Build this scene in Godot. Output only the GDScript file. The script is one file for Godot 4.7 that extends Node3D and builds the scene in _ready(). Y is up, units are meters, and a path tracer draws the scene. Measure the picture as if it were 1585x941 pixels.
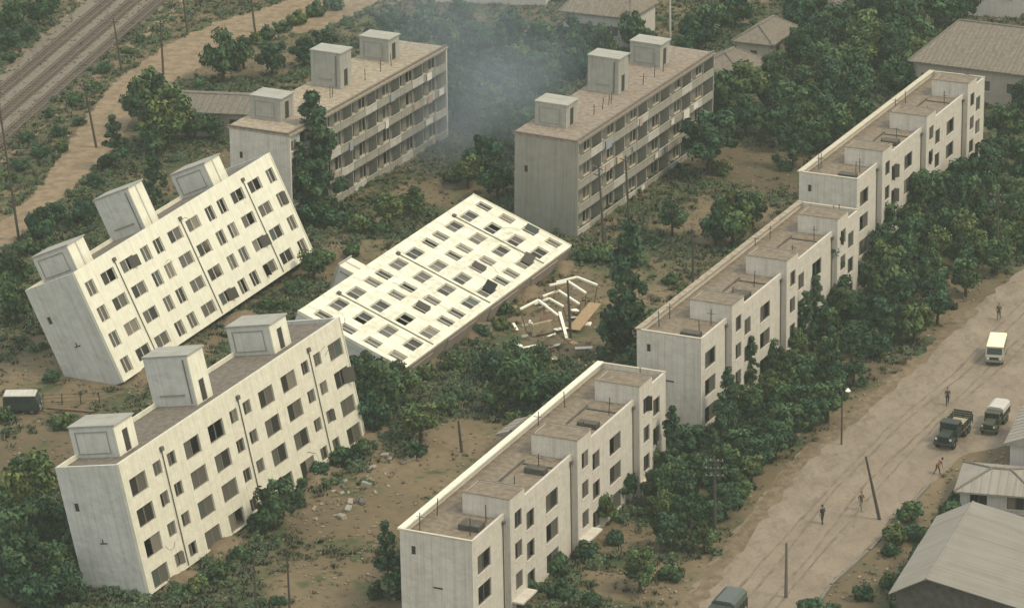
extends Node3D

var M := {}
var rng := RandomNumberGenerator.new()
var used := {}
var eye := Transform3D.IDENTITY
var green_image: Image
const GX := -78.0
const GZ := -475.0
const GW := 156.0
const GD := 225.0

# ---------- naming and tagging ----------
func numbered(n: String) -> String:
	if not used.has(n):
		used[n] = 0
		return n
	used[n] += 1
	return "%s_%03d" % [n, used[n]]

func tag(o: Node, label: String, category: String, group := "") -> void:
	o.set_meta("label", label)
	o.set_meta("category", category)
	if group != "":
		o.set_meta("group", group)

func thing(called: String, label: String, category: String, at := Vector3.ZERO, turn := 0.0, group := "") -> Node3D:
	var o := Node3D.new()
	o.name = numbered(called)
	o.position = at
	o.rotation.y = turn
	add_child(o)
	tag(o, label, category, group)
	return o

func stm() -> SurfaceTool:
	var st := SurfaceTool.new()
	st.begin(Mesh.PRIMITIVE_TRIANGLES)
	st.set_smooth_group(-1)
	return st

func finish(st: SurfaceTool) -> ArrayMesh:
	st.generate_normals()
	return st.commit()

func put(called: String, mesh: Mesh, mat: Material, parent: Node = null, at := Transform3D.IDENTITY) -> MeshInstance3D:
	var o := MeshInstance3D.new()
	o.mesh = mesh
	o.material_override = mat
	o.transform = at
	if parent == null:
		o.name = numbered(called)
		add_child(o)
	else:
		o.name = called
		parent.add_child(o, true)
	return o

func obj(called: String, st: SurfaceTool, mat: Material, parent: Node = null) -> MeshInstance3D:
	return put(called, finish(st), mat, parent)

func struct(called: String, st: SurfaceTool, mat: Material) -> MeshInstance3D:
	var o := put(called, finish(st), mat)
	o.set_meta("kind", "structure")
	return o

# ---------- shapes ----------
func tri(st: SurfaceTool, a: Vector3, b: Vector3, c: Vector3) -> void:
	st.add_vertex(a)
	st.add_vertex(c)
	st.add_vertex(b)

# a, b, c, d run anticlockwise seen from outside
func quad(st: SurfaceTool, a: Vector3, b: Vector3, c: Vector3, d: Vector3) -> void:
	tri(st, a, b, c)
	tri(st, a, c, d)

func box(st: SurfaceTool, lo: Vector3, hi: Vector3, t := Transform3D.IDENTITY) -> void:
	var p: Array[Vector3] = []
	for i in 8:
		p.append(t * Vector3(hi.x if i & 1 else lo.x, hi.y if i & 2 else lo.y, hi.z if i & 4 else lo.z))
	quad(st, p[4], p[5], p[7], p[6])
	quad(st, p[1], p[0], p[2], p[3])
	quad(st, p[5], p[1], p[3], p[7])
	quad(st, p[0], p[4], p[6], p[2])
	quad(st, p[6], p[7], p[3], p[2])
	quad(st, p[0], p[1], p[5], p[4])

# a block with its edges cut off
func cbox(st: SurfaceTool, lo: Vector3, hi: Vector3, c: float, t := Transform3D.IDENTITY) -> void:
	var pts := PackedVector3Array()
	var m := (lo + hi) * 0.5
	var h := (hi - lo) * 0.5
	var f := func(s: Vector3, k: int) -> Vector3:
		var v := Vector3(h.x - c, h.y - c, h.z - c)
		v[k] += c
		return t * (m + v * s)
	for k in 3:
		for s in [-1.0, 1.0]:
			var q: Array[Vector3] = []
			for e in [[-1, -1], [1, -1], [1, 1], [-1, 1]]:
				var v := Vector3.ONE
				v[k] = s
				v[(k + 1) % 3] = e[0]
				v[(k + 2) % 3] = e[1]
				q.append(f.call(v, k))
			if s > 0:
				quad(st, q[0], q[1], q[2], q[3])
			else:
				quad(st, q[3], q[2], q[1], q[0])
	for k in 3:
		var i := (k + 1) % 3
		var j := (k + 2) % 3
		for a in [-1.0, 1.0]:
			for b in [-1.0, 1.0]:
				var v0 := Vector3.ONE
				v0[i] = a
				v0[j] = b
				var v1 := v0
				v0[k] = -1
				v1[k] = 1
				var q: Array[Vector3] = [f.call(v0, i), f.call(v0, j), f.call(v1, j), f.call(v1, i)]
				if a * b > 0:
					quad(st, q[0], q[1], q[2], q[3])
				else:
					quad(st, q[3], q[2], q[1], q[0])
	for a in [-1.0, 1.0]:
		for b in [-1.0, 1.0]:
			for d in [-1.0, 1.0]:
				var v := Vector3(a, b, d)
				if a * b * d > 0:
					tri(st, f.call(v, 0), f.call(v, 1), f.call(v, 2))
				else:
					tri(st, f.call(v, 0), f.call(v, 2), f.call(v, 1))

func tube(st: SurfaceTool, a: Vector3, b: Vector3, ra: float, rb: float, n := 8, caps := true) -> void:
	var d := (b - a).normalized()
	var u := d.cross(Vector3.RIGHT if absf(d.x) < 0.9 else Vector3.UP).normalized()
	var w := d.cross(u)
	for i in n:
		var t0 := TAU * i / n
		var t1 := TAU * (i + 1) / n
		var e0 := u * cos(t0) + w * sin(t0)
		var e1 := u * cos(t1) + w * sin(t1)
		st.set_smooth_group(1)
		quad(st, a + e0 * ra, a + e1 * ra, b + e1 * rb, b + e0 * rb)
		st.set_smooth_group(-1)
		if caps:
			tri(st, b, b + e0 * rb, b + e1 * rb)
			tri(st, a, a + e1 * ra, a + e0 * ra)

# an outline in x and y pushed along z
func prism(st: SurfaceTool, pts: PackedVector2Array, z0: float, z1: float, t := Transform3D.IDENTITY) -> void:
	var p := pts
	if Geometry2D.is_polygon_clockwise(p):
		p = p.duplicate()
		p.reverse()
	var n := p.size()
	for i in n:
		var a := p[i]
		var b := p[(i + 1) % n]
		quad(st, t * Vector3(a.x, a.y, z1), t * Vector3(a.x, a.y, z0), t * Vector3(b.x, b.y, z0), t * Vector3(b.x, b.y, z1))
	var ix := Geometry2D.triangulate_polygon(p)
	for i in range(0, ix.size(), 3):
		var a := p[ix[i]]
		var b := p[ix[i + 1]]
		var c := p[ix[i + 2]]
		if (b - a).cross(c - a) < 0:
			var s := b
			b = c
			c = s
		tri(st, t * Vector3(a.x, a.y, z1), t * Vector3(b.x, b.y, z1), t * Vector3(c.x, c.y, z1))
		tri(st, t * Vector3(a.x, a.y, z0), t * Vector3(c.x, c.y, z0), t * Vector3(b.x, b.y, z0))

# a wall with openings: o its lower corner, ux along it, uy up; its outside faces ux x uy
func wall(st: SurfaceTool, o: Vector3, ux: Vector3, uy: Vector3, w: float, h: float, holes: Array, th: float) -> void:
	var n := ux.cross(uy)
	var xs := [0.0, w]
	var ys := [0.0, h]
	for r in holes:
		for v in [r.position.x, r.end.x]:
			if not xs.has(v):
				xs.append(v)
		for v in [r.position.y, r.end.y]:
			if not ys.has(v):
				ys.append(v)
	xs.sort()
	ys.sort()
	var open := func(i: int, j: int) -> bool:
		if i < 0 or j < 0 or i >= xs.size() - 1 or j >= ys.size() - 1:
			return true
		var c := Vector2((xs[i] + xs[i + 1]) * 0.5, (ys[j] + ys[j + 1]) * 0.5)
		for r in holes:
			if r.has_point(c):
				return true
		return false
	for i in xs.size() - 1:
		for j in ys.size() - 1:
			if open.call(i, j):
				continue
			var a: Vector3 = o + ux * xs[i] + uy * ys[j]
			var b: Vector3 = o + ux * xs[i + 1] + uy * ys[j]
			var c: Vector3 = o + ux * xs[i + 1] + uy * ys[j + 1]
			var d: Vector3 = o + ux * xs[i] + uy * ys[j + 1]
			var k := n * -th
			quad(st, a, b, c, d)
			quad(st, b + k, a + k, d + k, c + k)
			if open.call(i - 1, j):
				quad(st, a + k, a, d, d + k)
			if open.call(i + 1, j):
				quad(st, b, b + k, c + k, c)
			if open.call(i, j - 1):
				quad(st, a + k, b + k, b, a)
			if open.call(i, j + 1):
				quad(st, d, c, c + k, d + k)

# a flat sheet on the ground with a ragged outline
func sheet(called: String, pts: Array, y: float, mat: Material, rag := 0.5) -> MeshInstance3D:
	var q := PackedVector2Array()
	for i in pts.size():
		var a: Vector2 = pts[i]
		var b: Vector2 = pts[(i + 1) % pts.size()]
		var k := maxi(1, int(a.distance_to(b) / 1.2))
		var e := (b - a).normalized().orthogonal()
		for s in k:
			q.append(a.lerp(b, float(s) / k) + e * (rng.randf_range(-rag, rag)))
	var ix := Geometry2D.triangulate_polygon(q)
	var st := stm()
	for i in range(0, ix.size(), 3):
		var a := q[ix[i]]
		var b := q[ix[i + 1]]
		var c := q[ix[i + 2]]
		if (b - a).cross(c - a) > 0:
			var s := b
			b = c
			c = s
		tri(st, Vector3(a.x, y, a.y), Vector3(b.x, y, b.y), Vector3(c.x, y, c.y))
	return struct(called, st, mat)

# ---------- materials ----------
func lin(r: float, g: float, b: float) -> Color:
	return Color(r, g, b).linear_to_srgb()

func mat(called: String, c: Color, rough := 0.9, tex: Texture2D = null, scale := 0.1, world := false) -> StandardMaterial3D:
	var m := StandardMaterial3D.new()
	m.albedo_color = c
	m.roughness = rough
	m.metallic_specular = 0.3
	if tex:
		m.albedo_texture = tex
		m.uv1_triplanar = true
		m.uv1_world_triplanar = world
		m.uv1_scale = Vector3.ONE * scale
	M[called] = m
	return m

func noise(s: int, f: float, oct := 4) -> FastNoiseLite:
	var n := FastNoiseLite.new()
	n.seed = s
	n.noise_type = FastNoiseLite.TYPE_SIMPLEX_SMOOTH
	n.frequency = f
	n.fractal_octaves = oct
	return n

# weathered plaster: broad blotches, streaks that run down, fine grain
func plaster_picture(s: int, streak: float, blotch: float, grain: float, warm: float) -> ImageTexture:
	var w := 384
	var n1 := noise(s, 1.0)
	var n2 := noise(s + 1, 1.0, 3)
	var n3 := noise(s + 2, 0.5, 2)
	var im := Image.create(w, w, true, Image.FORMAT_RGB8)
	for y in w:
		for x in w:
			var a := TAU * x / w
			var b := TAU * y / w
			var p := Vector3(cos(a) * 1.1, sin(a) * 1.1, cos(b) * 1.1 + sin(b) * 1.7)
			var big := n1.get_noise_3d(p.x, p.y, p.z)
			var str_ := n2.get_noise_3d(cos(a) * 9.0, sin(a) * 9.0, 0.35 * cos(b) + 4.0)
			var g := n3.get_noise_2d(x, y)
			var v := 0.9 + big * blotch + minf(str_, 0.1) * streak + g * grain
			v = clampf(v, 0.3, 1.0)
			var dirt := clampf((0.9 - v) * 3.0, 0.0, 1.0) * warm
			im.set_pixel(x, y, Color(v, v * (1.0 - dirt * 0.05), v * (1.0 - dirt * 0.16)))
	im.generate_mipmaps()
	return ImageTexture.create_from_image(im)

func speckle_picture(s: int, lo: Color, hi: Color, f1: float, f2: float, mix: float) -> ImageTexture:
	var w := 384
	var n1 := noise(s, f1, 4)
	var n2 := noise(s + 5, f2, 2)
	n1.domain_warp_enabled = true
	var i1 := n1.get_seamless_image(w, w)
	var i2 := n2.get_seamless_image(w, w)
	var im := Image.create(w, w, true, Image.FORMAT_RGB8)
	for y in w:
		for x in w:
			var t := i1.get_pixel(x, y).r * (1.0 - mix) + i2.get_pixel(x, y).r * mix
			im.set_pixel(x, y, lo.lerp(hi, clampf((t - 0.5) * 1.8 + 0.5, 0.0, 1.0)))
	im.generate_mipmaps()
	return ImageTexture.create_from_image(im)

func bump(s: int, f: float, strength: float) -> ImageTexture:
	var im := noise(s, f, 4).get_seamless_image(256, 256)
	im.convert(Image.FORMAT_RGBA8)
	im.bump_map_to_normal_map(strength)
	im.generate_mipmaps()
	return ImageTexture.create_from_image(im)

func rough_up(m: StandardMaterial3D, t: Texture2D, k := 1.0) -> void:
	m.normal_enabled = true
	m.normal_texture = t
	m.normal_scale = k

func make_materials() -> void:
	var pa := plaster_picture(11, 0.075, 0.04, 0.05, 0.9)
	var pb := plaster_picture(23, 0.11, 0.06, 0.06, 0.8)
	var white := Color(1, 1, 1)
	var grit := speckle_picture(41, Color(0.72, 0.70, 0.68), white, 0.02, 0.12, 0.5)
	var soil := speckle_picture(43, Color(0.76, 0.75, 0.73), white, 0.012, 0.16, 0.45)
	var soft := speckle_picture(47, Color(0.89, 0.885, 0.87), white, 0.009, 0.2, 0.4)
	var b1 := bump(3, 0.05, 6.0)
	mat("cream", lin(0.70, 0.665, 0.535), 0.85, pa, 0.085)
	mat("fallen_paint", lin(0.76, 0.735, 0.585), 0.9, plaster_picture(37, 0.10, 0.13, 0.12, 1.0), 0.11)
	mat("cream_bright", lin(0.78, 0.755, 0.61), 0.85, pa, 0.085)
	mat("stucco", lin(0.585, 0.54, 0.465), 0.9, pa, 0.085)
	mat("grey_plaster", lin(0.57, 0.56, 0.51), 0.9, pb, 0.075)
	mat("grey_dark", lin(0.31, 0.295, 0.245), 0.9, pb, 0.075)
	mat("pink_grey", lin(0.64, 0.59, 0.505), 0.9, pb, 0.075)
	mat("pale_grey", lin(0.52, 0.50, 0.44), 0.9, pb, 0.09)
	mat("parapet", lin(0.56, 0.50, 0.38), 0.9, pa, 0.12)
	mat("balcony_pale", lin(0.345, 0.325, 0.275), 0.9, pb, 0.11)
	mat("hut_grey", lin(0.37, 0.36, 0.315), 0.9, pb, 0.09)
	mat("balcony", lin(0.31, 0.285, 0.23), 0.9, pb, 0.11)
	mat("foundation", lin(0.33, 0.275, 0.235), 0.95, pb, 0.13)
	mat("roof_brown", lin(0.235, 0.195, 0.145), 0.95, grit, 0.16)
	mat("roof_grey", lin(0.20, 0.175, 0.145), 0.95, grit, 0.16)
	mat("roof_tan", lin(0.38, 0.325, 0.245), 0.95, grit, 0.16)
	mat("roof_pink", lin(0.30, 0.25, 0.20), 0.95, grit, 0.16)
	mat("roof_dark", lin(0.11, 0.10, 0.085), 0.95, grit, 0.16)
	mat("tile_brown", lin(0.235, 0.205, 0.165), 0.85, grit, 0.2)
	mat("tile_grey", lin(0.20, 0.18, 0.15), 0.85, grit, 0.2)
	mat("shed_roof", lin(0.255, 0.235, 0.20), 0.85, pb, 0.05)
	mat("shed_roof_pale", lin(0.29, 0.265, 0.22), 0.85, pb, 0.05)
	mat("sheet_roof", lin(0.27, 0.235, 0.185), 0.75, pb, 0.05)
	mat("sheet_roof_pale", lin(0.30, 0.275, 0.235), 0.75, pb, 0.05)
	mat("house_wall", lin(0.42, 0.37, 0.30), 0.9, pa, 0.1)
	mat("house_white", lin(0.55, 0.52, 0.47), 0.9, pa, 0.1)
	for k in ["cream", "stucco", "grey_plaster", "pink_grey", "foundation", "balcony"]:
		rough_up(M[k], b1, 0.14)
	mat("frame_pale", lin(0.50, 0.46, 0.37), 0.7)
	mat("frame_dark", lin(0.10, 0.085, 0.07), 0.7)
	mat("frame_brown", lin(0.17, 0.145, 0.115), 0.7)
	for k in [["pane_dark", 0.022, 0.020, 0.016], ["pane_mid", 0.085, 0.077, 0.061], ["pane_curtain", 0.15, 0.132, 0.10], ["pane_green", 0.06, 0.072, 0.06]]:
		var m := mat(k[0], lin(k[1], k[2], k[3]), 0.3)
		m.metallic_specular = 0.34
	mat("pipe", lin(0.10, 0.09, 0.075), 0.7)
	mat("iron", lin(0.035, 0.032, 0.03), 0.6)
	mat("pole_wood", lin(0.065, 0.052, 0.042), 0.9)
	mat("pole_grey", lin(0.12, 0.10, 0.085), 0.9)
	mat("door", lin(0.045, 0.036, 0.03), 0.7)
	mat("wood_pale", lin(0.40, 0.29, 0.17), 0.85, grit, 0.5)
	mat("wood_brown", lin(0.20, 0.13, 0.08), 0.85, grit, 0.5)
	mat("white_paint", lin(0.78, 0.75, 0.62), 0.7)
	mat("rut", lin(0.212, 0.169, 0.124), 0.95, soil, 0.1, true)
	mat("sand", lin(0.265, 0.205, 0.142), 0.95, soil, 0.11, true)
	mat("road", lin(0.228, 0.183, 0.136), 0.95, soft, 0.045, true)
	mat("shoulder", lin(0.20, 0.152, 0.098), 0.95, soil, 0.13, true)
	mat("ballast", lin(0.21, 0.182, 0.145), 0.95, grit, 0.35, true)
	mat("dirt_road", lin(0.26, 0.195, 0.125), 0.95, soil, 0.12, true)
	mat("kerb", lin(0.22, 0.20, 0.165), 0.9, grit, 0.4)
	for k in ["sand", "road", "shoulder", "dirt_road"]:
		rough_up(M[k], bump(9, 0.03, 8.0), 0.6)
	mat("rail_steel", lin(0.13, 0.10, 0.08), 0.5)
	mat("sleeper", lin(0.105, 0.085, 0.066), 0.9)
	mat("tank_green", lin(0.030, 0.038, 0.030), 0.55)
	mat("olive", lin(0.055, 0.058, 0.036), 0.6)
	mat("bed_tan", lin(0.42, 0.36, 0.24), 0.9, grit, 0.5)
	mat("van_cream", lin(0.80, 0.74, 0.46), 0.4)
	mat("van_body", lin(0.26, 0.26, 0.20), 0.4)
	mat("tyre", lin(0.02, 0.02, 0.02), 0.9)
	mat("rim", lin(0.12, 0.12, 0.11), 0.5)
	mat("car_glass", lin(0.03, 0.034, 0.035), 0.12)
	mat("lamp_glass", lin(0.55, 0.53, 0.45), 0.15)
	mat("rubble", lin(0.36, 0.33, 0.28), 0.95, grit, 0.5)
	mat("bark", lin(0.07, 0.052, 0.038), 0.95, grit, 0.8)
	for k in [["cloth_white", 0.6, 0.57, 0.5], ["cloth_pink", 0.36, 0.27, 0.23], ["cloth_blue", 0.25, 0.27, 0.29], ["cloth_tan", 0.45, 0.36, 0.25]]:
		mat(k[0], lin(k[1], k[2], k[3]), 0.95)
	for k in ["leaf", "figure"]:
		var m := mat(k, Color.WHITE, 0.75)
		m.vertex_color_use_as_albedo = true
	var tints := {"leaf_dark": [0.62, 0.84, 0.66], "leaf_mid": [0.88, 1.04, 0.70], "leaf_warm": [1.30, 1.28, 0.72]}
	for k in tints:
		var t: Array = tints[k]
		var m := mat(k, lin(minf(1.0, t[0] * 0.75), minf(1.0, t[1] * 0.75), minf(1.0, t[2] * 0.75)), 0.7)
		m.vertex_color_use_as_albedo = true
		m.metallic_specular = 0.25

# ---------- windows ----------
var window_meshes := {}

func window_at(parent: Node, at: Vector3, ww: float, wh: float, frame: String, turn := 0.0, open_share := 0.15, bars := 1) -> void:
	var key := "%.2f_%.2f_%d" % [ww, wh, bars]
	if not window_meshes.has(key):
		var st := stm()
		var t := 0.07
		box(st, Vector3(-ww / 2, -wh / 2, -0.04), Vector3(-ww / 2 + t, wh / 2, 0.04))
		box(st, Vector3(ww / 2 - t, -wh / 2, -0.04), Vector3(ww / 2, wh / 2, 0.04))
		box(st, Vector3(-ww / 2 + t, -wh / 2, -0.04), Vector3(ww / 2 - t, -wh / 2 + t, 0.04))
		box(st, Vector3(-ww / 2 + t, wh / 2 - t, -0.04), Vector3(ww / 2 - t, wh / 2, 0.04))
		for i in bars:
			var x := ww * (float(i + 1) / (bars + 1) - 0.5)
			box(st, Vector3(x - 0.045, -wh / 2 + t, -0.035), Vector3(x + 0.045, wh / 2 - t, 0.045))
		var pt := stm()
		var pw := (ww - 0.14) / (bars + 1) - 0.06
		box(pt, Vector3(-pw / 2, -wh / 2 + 0.07, -0.012), Vector3(pw / 2, wh / 2 - 0.07, 0.012))
		var bt := stm()
		box(bt, Vector3(-pw / 2, -0.025, 0.012), Vector3(pw / 2, 0.025, 0.03))
		var sl := stm()
		box(sl, Vector3(-ww / 2 - 0.08, -wh / 2 - 0.09, 0.06), Vector3(ww / 2 + 0.08, -wh / 2 - 0.01, 0.19))
		window_meshes[key] = [finish(st), finish(pt), finish(bt), finish(sl), pw]
	var s: Array = window_meshes[key]
	var w := put("window", s[0], M[frame], parent, Transform3D(Basis(Vector3.UP, turn), at))
	for i in bars + 1:
		var x := ww * ((i + 0.5) / (bars + 1) - 0.5)
		var r := rng.randf()
		if r < open_share:
			continue
		var m := "pane_dark" if r < 0.42 else "pane_mid" if r < 0.85 else "pane_curtain" if r < 0.93 else "pane_green"
		if rng.randf() < 0.06 and wh < 1.8:
			var e := -1.0 if i == 0 else 1.0
			put("pane", s[1], M[m], w, Transform3D(Basis(Vector3.UP, -e * 0.95), Vector3(x + e * s[4] * 0.21, 0, s[4] * 0.40)))
			continue
		put("pane", s[1], M[m], w, Transform3D(Basis.IDENTITY, Vector3(x, 0, -0.015 if i % 2 == 0 else 0.01)))
	put("sill", s[3], M["cream"] if frame != "frame_dark" else M["stucco"], w)

func hole(t: float, y: float, w: float, h: float) -> Rect2:
	return Rect2(t - w / 2, y - h / 2, w, h)

func penthouse(root: Node3D, t: float, ln: float, z0: float, z1: float, y: float, h: float, side: String, front: String, has_door := true) -> void:
	var st := stm()
	var door := hole(ln * 0.5, 1.0, 0.85, 1.95)
	wall(st, Vector3(t, y, z1), Vector3.RIGHT, Vector3.UP, ln, h, [door] if has_door else [], 0.15)
	var p := put("penthouse", finish(st), M[side], root)
	st = stm()
	wall(st, Vector3(t, y, z0), Vector3.BACK, Vector3.UP, z1 - z0 - 0.15, h, [], 0.15)
	wall(st, Vector3(t + ln, y, z1 - 0.15), Vector3.FORWARD, Vector3.UP, z1 - z0 - 0.15, h, [], 0.15)
	wall(st, Vector3(t + ln - 0.15, y, z0), Vector3.LEFT, Vector3.UP, ln - 0.3, h, [], 0.15)
	put("penthouse_wall", finish(st), M[front], p)
	st = stm()
	box(st, Vector3(t - 0.08, y + h, z0 - 0.08), Vector3(t + ln + 0.12, y + h + 0.14, z1 + 0.16))
	put("penthouse_roof", finish(st), M["hut_grey"], p)
	st = stm()
	if not has_door:
		box(st, Vector3(t + ln * 0.5 - 0.09, y + 0.1, z1 + 0.003), Vector3(t + ln * 0.5 + 0.09, y + h - 0.1, z1 + 0.06))
		put("wall_rib", finish(st), M["pale_grey"], p)
		st = stm()
	box(st, Vector3(t + ln * 0.5 - 0.42, y, z1 - 0.13), Vector3(t + ln * 0.5 + 0.42, y + 1.95, z1 - 0.07))
	put("door", finish(st), M["door"], p)
	if h > 3.5:
		st = stm()
		box(st, Vector3(t - 0.10, y + 0.9, z0 + 0.9), Vector3(t - 0.003, y + 1.05, z1 - 1.1))
		put("ledge", finish(st), M["grey_dark"], p)
		st = stm()
		tube(st, Vector3(t - 0.07, y + 0.2, z1 - 0.5), Vector3(t - 0.07, y + h - 0.3, z1 - 0.5), 0.06, 0.06, 6)
		put("overflow_pipe", finish(st), M["pipe"], p)
	else:
		st = stm()
		wall(st, Vector3(t - 0.06, y + 0.3, z0 + 0.5), Vector3.BACK, Vector3.UP, z1 - z0 - 1.3, h - 0.7, [Rect2(0.1, 0.1, z1 - z0 - 1.5, h - 0.9)], 0.05)
		put("wall_panel_frame", finish(st), M["grey_dark"], p)

func roof_posts(root: Node3D, y: float, t0: float, t1: float, zs: Array, n: int, h: float) -> void:
	for i in n:
		for z in zs:
			var st := stm()
			var x := lerpf(t0, t1, (i + 0.5) / n) + rng.randf_range(-0.9, 0.9)
			tube(st, Vector3(x, y, z), Vector3(x + rng.randf_range(-0.08, 0.08), y + h * rng.randf_range(0.75, 1.05), z + rng.randf_range(-0.1, 0.1)), 0.045, 0.04, 5)
			if rng.randf() < 0.45:
				var q := rng.randf_range(0.6, 0.74)
				tube(st, Vector3(x, y + h * q, z - rng.randf_range(0.1, 0.5)), Vector3(x, y + h * q, z + 0.4), 0.025, 0.025, 5)
			obj("clothes_post", st, M["iron"], root)

# ---------- four-storey blocks ----------
# local axes: x along the block, y up, z across it to the windowed side; columns: [place, width, height, raise]
func slab_block(label: String, at: Transform3D, L: float, w: float, h: float, cols: Array, row0: float, pipes: Array, frame: String, paint: String, roof: String, foot: float) -> Node3D:
	var root := thing("tilted_apartment_block", label, "apartment block")
	root.transform = at
	var hr := h - 0.42
	var holes := []
	for k in 4:
		for c in cols:
			holes.append(hole(c[0], row0 + 2.74 * k + c[3], c[1], c[2]))
	var st := stm()
	wall(st, Vector3(0.12, 0.0, w), Vector3.RIGHT, Vector3.UP, L - 0.24, h, holes, 0.3)
	obj("window_wall", st, M[paint], root)
	for k in 4:
		for c in cols:
			window_at(root, Vector3(0.12 + c[0], row0 + 2.74 * k + c[3], w - 0.2), c[1], c[2], frame, 0.0, 0.10, 1)
	# gables, with a pale fin where each meets the windowed side
	for e in 2:
		st = stm()
		if e == 0:
			wall(st, Vector3(0, 0, 0), Vector3.BACK, Vector3.UP, w - 0.25, h - 0.03, [Rect2(1.0, 7.7, 0.45, 0.75)], 0.24)
		else:
			wall(st, Vector3(L, 0, w - 0.25), Vector3.FORWARD, Vector3.UP, w - 0.25, h - 0.03, [], 0.24)
		obj("gable_wall", st, M["grey_plaster"], root)
		st = stm()
		var x0 := -0.02 if e == 0 else L - 0.115
		box(st, Vector3(x0, 0, w - 0.247), Vector3(x0 + 0.135, h + 0.02, w + 0.07))
		obj("corner_fin", st, M[paint], root)
	st = stm()
	box(st, Vector3(0.1, 7.7, 1.0), Vector3(0.14, 8.45, 1.45))
	obj("gable_vent", st, M["door"], root)
	st = stm()
	box(st, Vector3(-0.05, 4.75, 2.75), Vector3(-0.003, 4.85, 3.45))
	box(st, Vector3(-0.05, 4.86, 3.0), Vector3(-0.003, 5.2, 3.08))
	obj("gable_bracket", st, M["iron"], root)
	st = stm()
	wall(st, Vector3(L - 0.24, 0, 0), Vector3.LEFT, Vector3.UP, L - 0.48, h - 0.03, [], 0.2)
	obj("rear_wall", st, M["cream"], root)
	st = stm()
	box(st, Vector3(0.24, hr - 0.2, 0.2), Vector3(L - 0.24, hr, w - 0.22))
	obj("roof", st, M[roof], root)
	st = stm()
	box(st, Vector3(0.02, -0.02, 0.02), Vector3(L - 0.02, foot, w - 0.23))
	obj("foundation", st, M["foundation"], root)
	for i in 12:
		st = stm()
		var x := L * (i + 0.5) / 12
		cbox(st, Vector3(x - L / 24 + 0.01, -rng.randf_range(0.08, 0.16), 0.3), Vector3(x + L / 8 - 0.01, -0.023, w - rng.randf_range(0.4, 0.6)), 0.05)
		if foot > 0.6 and i % 3 == 0:
			obj("footing", st, M["foundation"], root)
	# cracks: thin broken lines that open in the plaster
	for i in (9 if foot > 0.6 else 4):
		st = stm()
		var c := Vector2(rng.randf_range(2.0, L - 2.0), rng.randf_range(1.0, h - 1.5))
		var dir := rng.randf_range(-1.2, 1.2)
		for k in rng.randi_range(4, 9):
			var c2 := c + Vector2(cos(dir), sin(dir)) * rng.randf_range(0.25, 0.6)
			dir += rng.randf_range(-0.8, 0.8)
			if c2.x < 0.5 or c2.x > L - 0.5 or c2.y > h - 0.3 or c2.y < 0.3:
				break
			var e := (c2 - c).orthogonal().normalized() * rng.randf_range(0.015, 0.035)
			quad(st, Vector3(c.x + e.x, c.y + e.y, w + 0.004), Vector3(c.x - e.x, c.y - e.y, w + 0.004), Vector3(c2.x - e.x, c2.y - e.y, w + 0.004), Vector3(c2.x + e.x, c2.y + e.y, w + 0.004))
			quad(st, Vector3(c.x - e.x, c.y - e.y, w + 0.002), Vector3(c.x + e.x, c.y + e.y, w + 0.002), Vector3(c2.x + e.x, c2.y + e.y, w + 0.002), Vector3(c2.x - e.x, c2.y - e.y, w + 0.002))
			c = c2
		obj("crack", st, M["pipe"], root)
	for p in pipes:
		st = stm()
		tube(st, Vector3(p, 0.2, w + 0.08), Vector3(p, h - 1.15, w + 0.08), 0.05, 0.05, 6)
		var d := obj("drain_pipe", st, M["pipe"], root)
		st = stm()
		cbox(st, Vector3(p - 0.2, h - 1.17, w + 0.003), Vector3(p + 0.2, h - 0.78, w + 0.28), 0.04)
		obj("hopper", st, M["pipe"], d)
	for p in ([[3.2, 2.9, 2.7], [15.9, 2.6, 4.5], [29.5, 3.0, 2.7]] if foot < 0.6 else [[3.2, 2.9, 1.0], [15.9, 2.6, 3.7], [29.5, 3.0, 1.0]]):
		penthouse(root, p[0], p[1], -0.1, 4.5 if foot < 0.6 else 4.0, hr, p[2], "cream_bright", "grey_plaster", frame == "frame_brown")
	st = stm()
	box(st, Vector3(0.24, hr + 0.003, w - 0.55), Vector3(L - 0.24, hr + 0.2, w - 0.223))
	obj("gutter_kerb", st, M["roof_dark"], root)
	return root

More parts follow.
